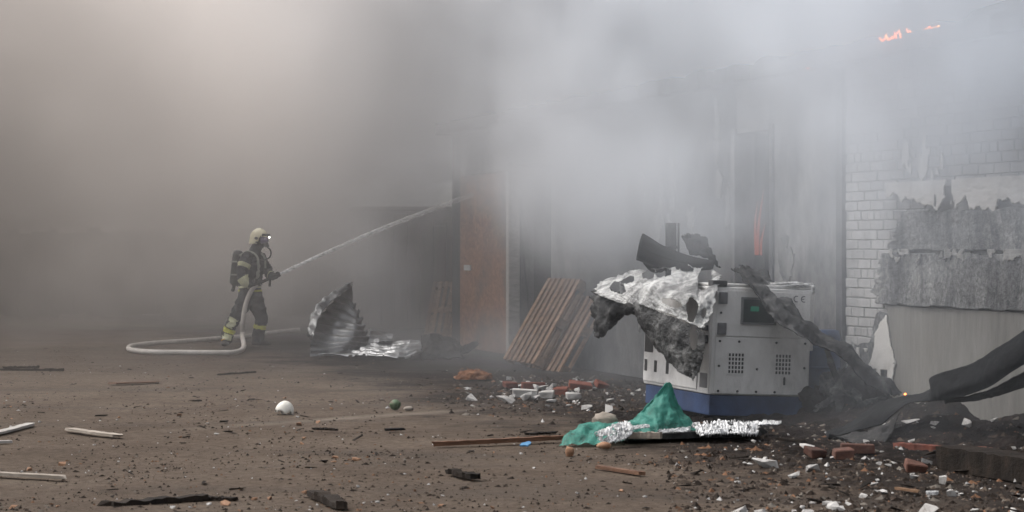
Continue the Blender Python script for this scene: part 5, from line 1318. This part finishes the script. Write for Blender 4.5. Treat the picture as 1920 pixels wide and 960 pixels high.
# ------------------------------------------------------------------ smoke: a density grid that fills the yard and clings to the building
def build_smoke():
    ng = bpy.data.node_groups.new('smoke_field', 'GeometryNodeTree')
    ng.interface.new_socket('Geometry', in_out='OUTPUT', socket_type='NodeSocketGeometry')
    N = ng.nodes; L = ng.links.new
    def m(op, a, b=0.0, c=0.0):
        n = N.new('ShaderNodeMath'); n.operation = op
        for k, x in enumerate((a, b, c)):
            if isinstance(x, (int, float)): n.inputs[k].default_value = float(x)
            else: L(x, n.inputs[k])
        return n.outputs[0]
    add = lambda a, b: m('ADD', a, b)
    sub = lambda a, b: m('SUBTRACT', a, b)
    mul = lambda a, b: m('MULTIPLY', a, b)
    mx = lambda a, b: m('MAXIMUM', a, b)
    def sst(x, e0, e1, o0=0.0, o1=1.0):
        n = N.new('ShaderNodeMapRange'); n.interpolation_type = 'SMOOTHSTEP'; n.clamp = True
        L(x, n.inputs[0])
        n.inputs[1].default_value = e0; n.inputs[2].default_value = e1; n.inputs[3].default_value = o0; n.inputs[4].default_value = o1
        return n.outputs[0]
    pos = N.new('GeometryNodeInputPosition').outputs[0]
    sep = N.new('ShaderNodeSeparateXYZ'); L(pos, sep.inputs[0]); X, Y, Z = sep.outputs
    def nz(scale, detail, dist=0.0, stretch=(1, 1, 1), off=(0, 0, 0), rough=.55):
        mp = N.new('ShaderNodeMapping' if False else 'ShaderNodeVectorMath'); mp.operation = 'MULTIPLY_ADD'
        L(pos, mp.inputs[0]); mp.inputs[1].default_value = stretch; mp.inputs[2].default_value = off
        n = N.new('ShaderNodeTexNoise'); L(mp.outputs[0], n.inputs['Vector'])
        n.inputs['Scale'].default_value = scale; n.inputs['Detail'].default_value = detail; n.inputs['Distortion'].default_value = dist; n.inputs['Roughness'].default_value = rough
        return n.outputs['Fac']
    t = add(mul(sub(X, WO.x), WU.x), mul(sub(Y, WO.y), WU.y))
    s = add(mul(sub(X, WO.x), WN.x), mul(sub(Y, WO.y), WN.y))
    big = nz(.16, 2, .6, (1, .8, 1.2), (3.1, 0, 0))
    mid = nz(.55, 5, .9, (1, .7, .8), (0, 5, 2))
    tex = sst(add(mul(big, .45), mul(mid, .55)), SMK['tex'][0], SMK['tex'][1], .12, 1.0)
    # thick bank behind the yard; the higher, the nearer it starts
    ye = add(add(Y, mul(Z, SMK['bank_slope'])), mul(sub(big, .5), 12.0))
    bank = mul(sst(ye, SMK['bank'][0], SMK['bank'][1]), SMK['bank_d'])
    bank = mul(bank, add(.15, mul(tex, 1.05)))
    bank = mul(bank, sst(add(Z, mul(sub(big, .5), 5.0)), SMK['bank_up'][0], SMK['bank_up'][1], SMK['bank_up'][2], 1.0))
    far = mul(sst(Y, 47.5, 52), .6)
    # smoke pouring along the building and off its roof
    sa = mx(s, 0.0)
    sq = mul(sa, 1.0/SMK['cling_w']); cling = m('EXPONENT', mul(mul(sq, sq), -1.0))
    along = add(sst(t, .5, 5.5, SMK['near_amt'], 1.0), 0.0)
    zt = sub(Z, sst(t, 8.5, 11.5, 0.0, SMK['far_lift'])); up = mx(sst(add(zt, mul(sub(mid, .5), 1.6)), SMK['up'][0], SMK['up'][1], 0.0, 1.0), sst(t, 8, 11, SMK['up'][2], .03))
    wallp = mul(mul(cling, along), mul(up, tex))
    wallp = mul(wallp, mul(sst(t, 16, 20.5, 1.0, 0.0), SMK['wall_d']))
    roofp = mul(mul(sst(Z, 3.3, 4.2), sst(s, 1.8, -.6)), mul(tex, SMK['roof_d']))
    # low smoke at the foot of the boarded door
    lowp = mul(mul(sst(Z, .8, .05), sst(t, 9.0, 11.0)), mul(sst(t, 17, 14.5), mul(sst(s, 2.6, .4), mul(tex, SMK['low_d']))))
    thin = mul(sst(Y, 15.5, 20.5), mul(SMK['thin_d'], add(.5, mul(mid, 1.0))))
    fine = sst(nz(1.25, 3, .8, (1, .8, .9), (7, 2, 1)), .34, .66, .45, 1.5)
    dens = mul(add(add(add(bank, far), add(wallp, roofp)), add(lowp, thin)), fine)
    # fade out at the borders of the grid
    inside = mul(mul(sst(Z, SMK['top'], SMK['top']-2.5), sst(X, -21, -18)), mul(sst(Y, 64, 61), sst(X, 9, 7.5)))
    dens = mul(mul(dens, inside), mx(sst(s, -.35, -.12), sst(Z, 3.25, 3.5)))
    vc = N.new('GeometryNodeVolumeCube'); L(dens, vc.inputs['Density'])
    lo, hi = (-21, 15, -.05), (9, 64, SMK['top']); vs = SMK['voxel']
    vc.inputs['Min'].default_value = lo; vc.inputs['Max'].default_value = hi
    for k, nme in enumerate(('Resolution X', 'Resolution Y', 'Resolution Z')):
        vc.inputs[nme].default_value = int((hi[k]-lo[k])/vs)
    ma, nt, out = new_mat('smoke')
    L2 = nt.links.new
    pv = nt.nodes.new('ShaderNodeVolumePrincipled')
    g = nt.nodes.new('ShaderNodeNewGeometry'); sp = nt.nodes.new('ShaderNodeSeparateXYZ'); L2(g.outputs['Position'], sp.inputs[0])
    mr = nt.nodes.new('ShaderNodeMapRange'); mr.interpolation_type = 'SMOOTHSTEP'; L2(sp.outputs[0], mr.inputs[0])
    mr.inputs[1].default_value = -11; mr.inputs[2].default_value = 3.5
    rp = ramp(nt, [(0, SMK['col_left']), (.46, SMK['col_mid']), (1, SMK['col_right'])]); L2(mr.outputs[0], rp.inputs[0])
    L2(rp.outputs[0], pv.inputs['Color'])
    pv.inputs['Density'].default_value = 1.0; pv.inputs['Anisotropy'].default_value = SMK['g']
    L2(pv.outputs[0], out.inputs['Volume'])
    sm = N.new('GeometryNodeSetMaterial'); sm.inputs['Material'].default_value = ma
    L(vc.outputs[0], sm.inputs[0])
    go = N.new('NodeGroupOutput'); L(sm.outputs[0], go.inputs[0])
    me = bpy.data.meshes.new('smoke'); me.materials.append(ma)
    o = bpy.data.objects.new('smoke', me); COL.objects.link(o)
    md = o.modifiers.new('smoke_field', 'NODES'); md.node_group = ng
    tag(o, 'grey brown smoke filling the yard and rolling off the warehouse', 'smoke', kind='stuff')
SMK = dict(bank_up=(-.2, 2.9, .13), tex=(.40, .60), bank=(31.5, 39), bank_slope=1.3, bank_d=.42, cling_w=1.42, near_amt=.95, far_lift=.95, up=(.95, 2.7, .07), wall_d=1.5,
           roof_d=.4, low_d=.22, thin_d=.010, top=8.5, voxel=.2, col_left=(.43, .395, .37), col_mid=(.97, .925, .895), col_right=(.84, .88, .94), g=.2)
build_smoke()
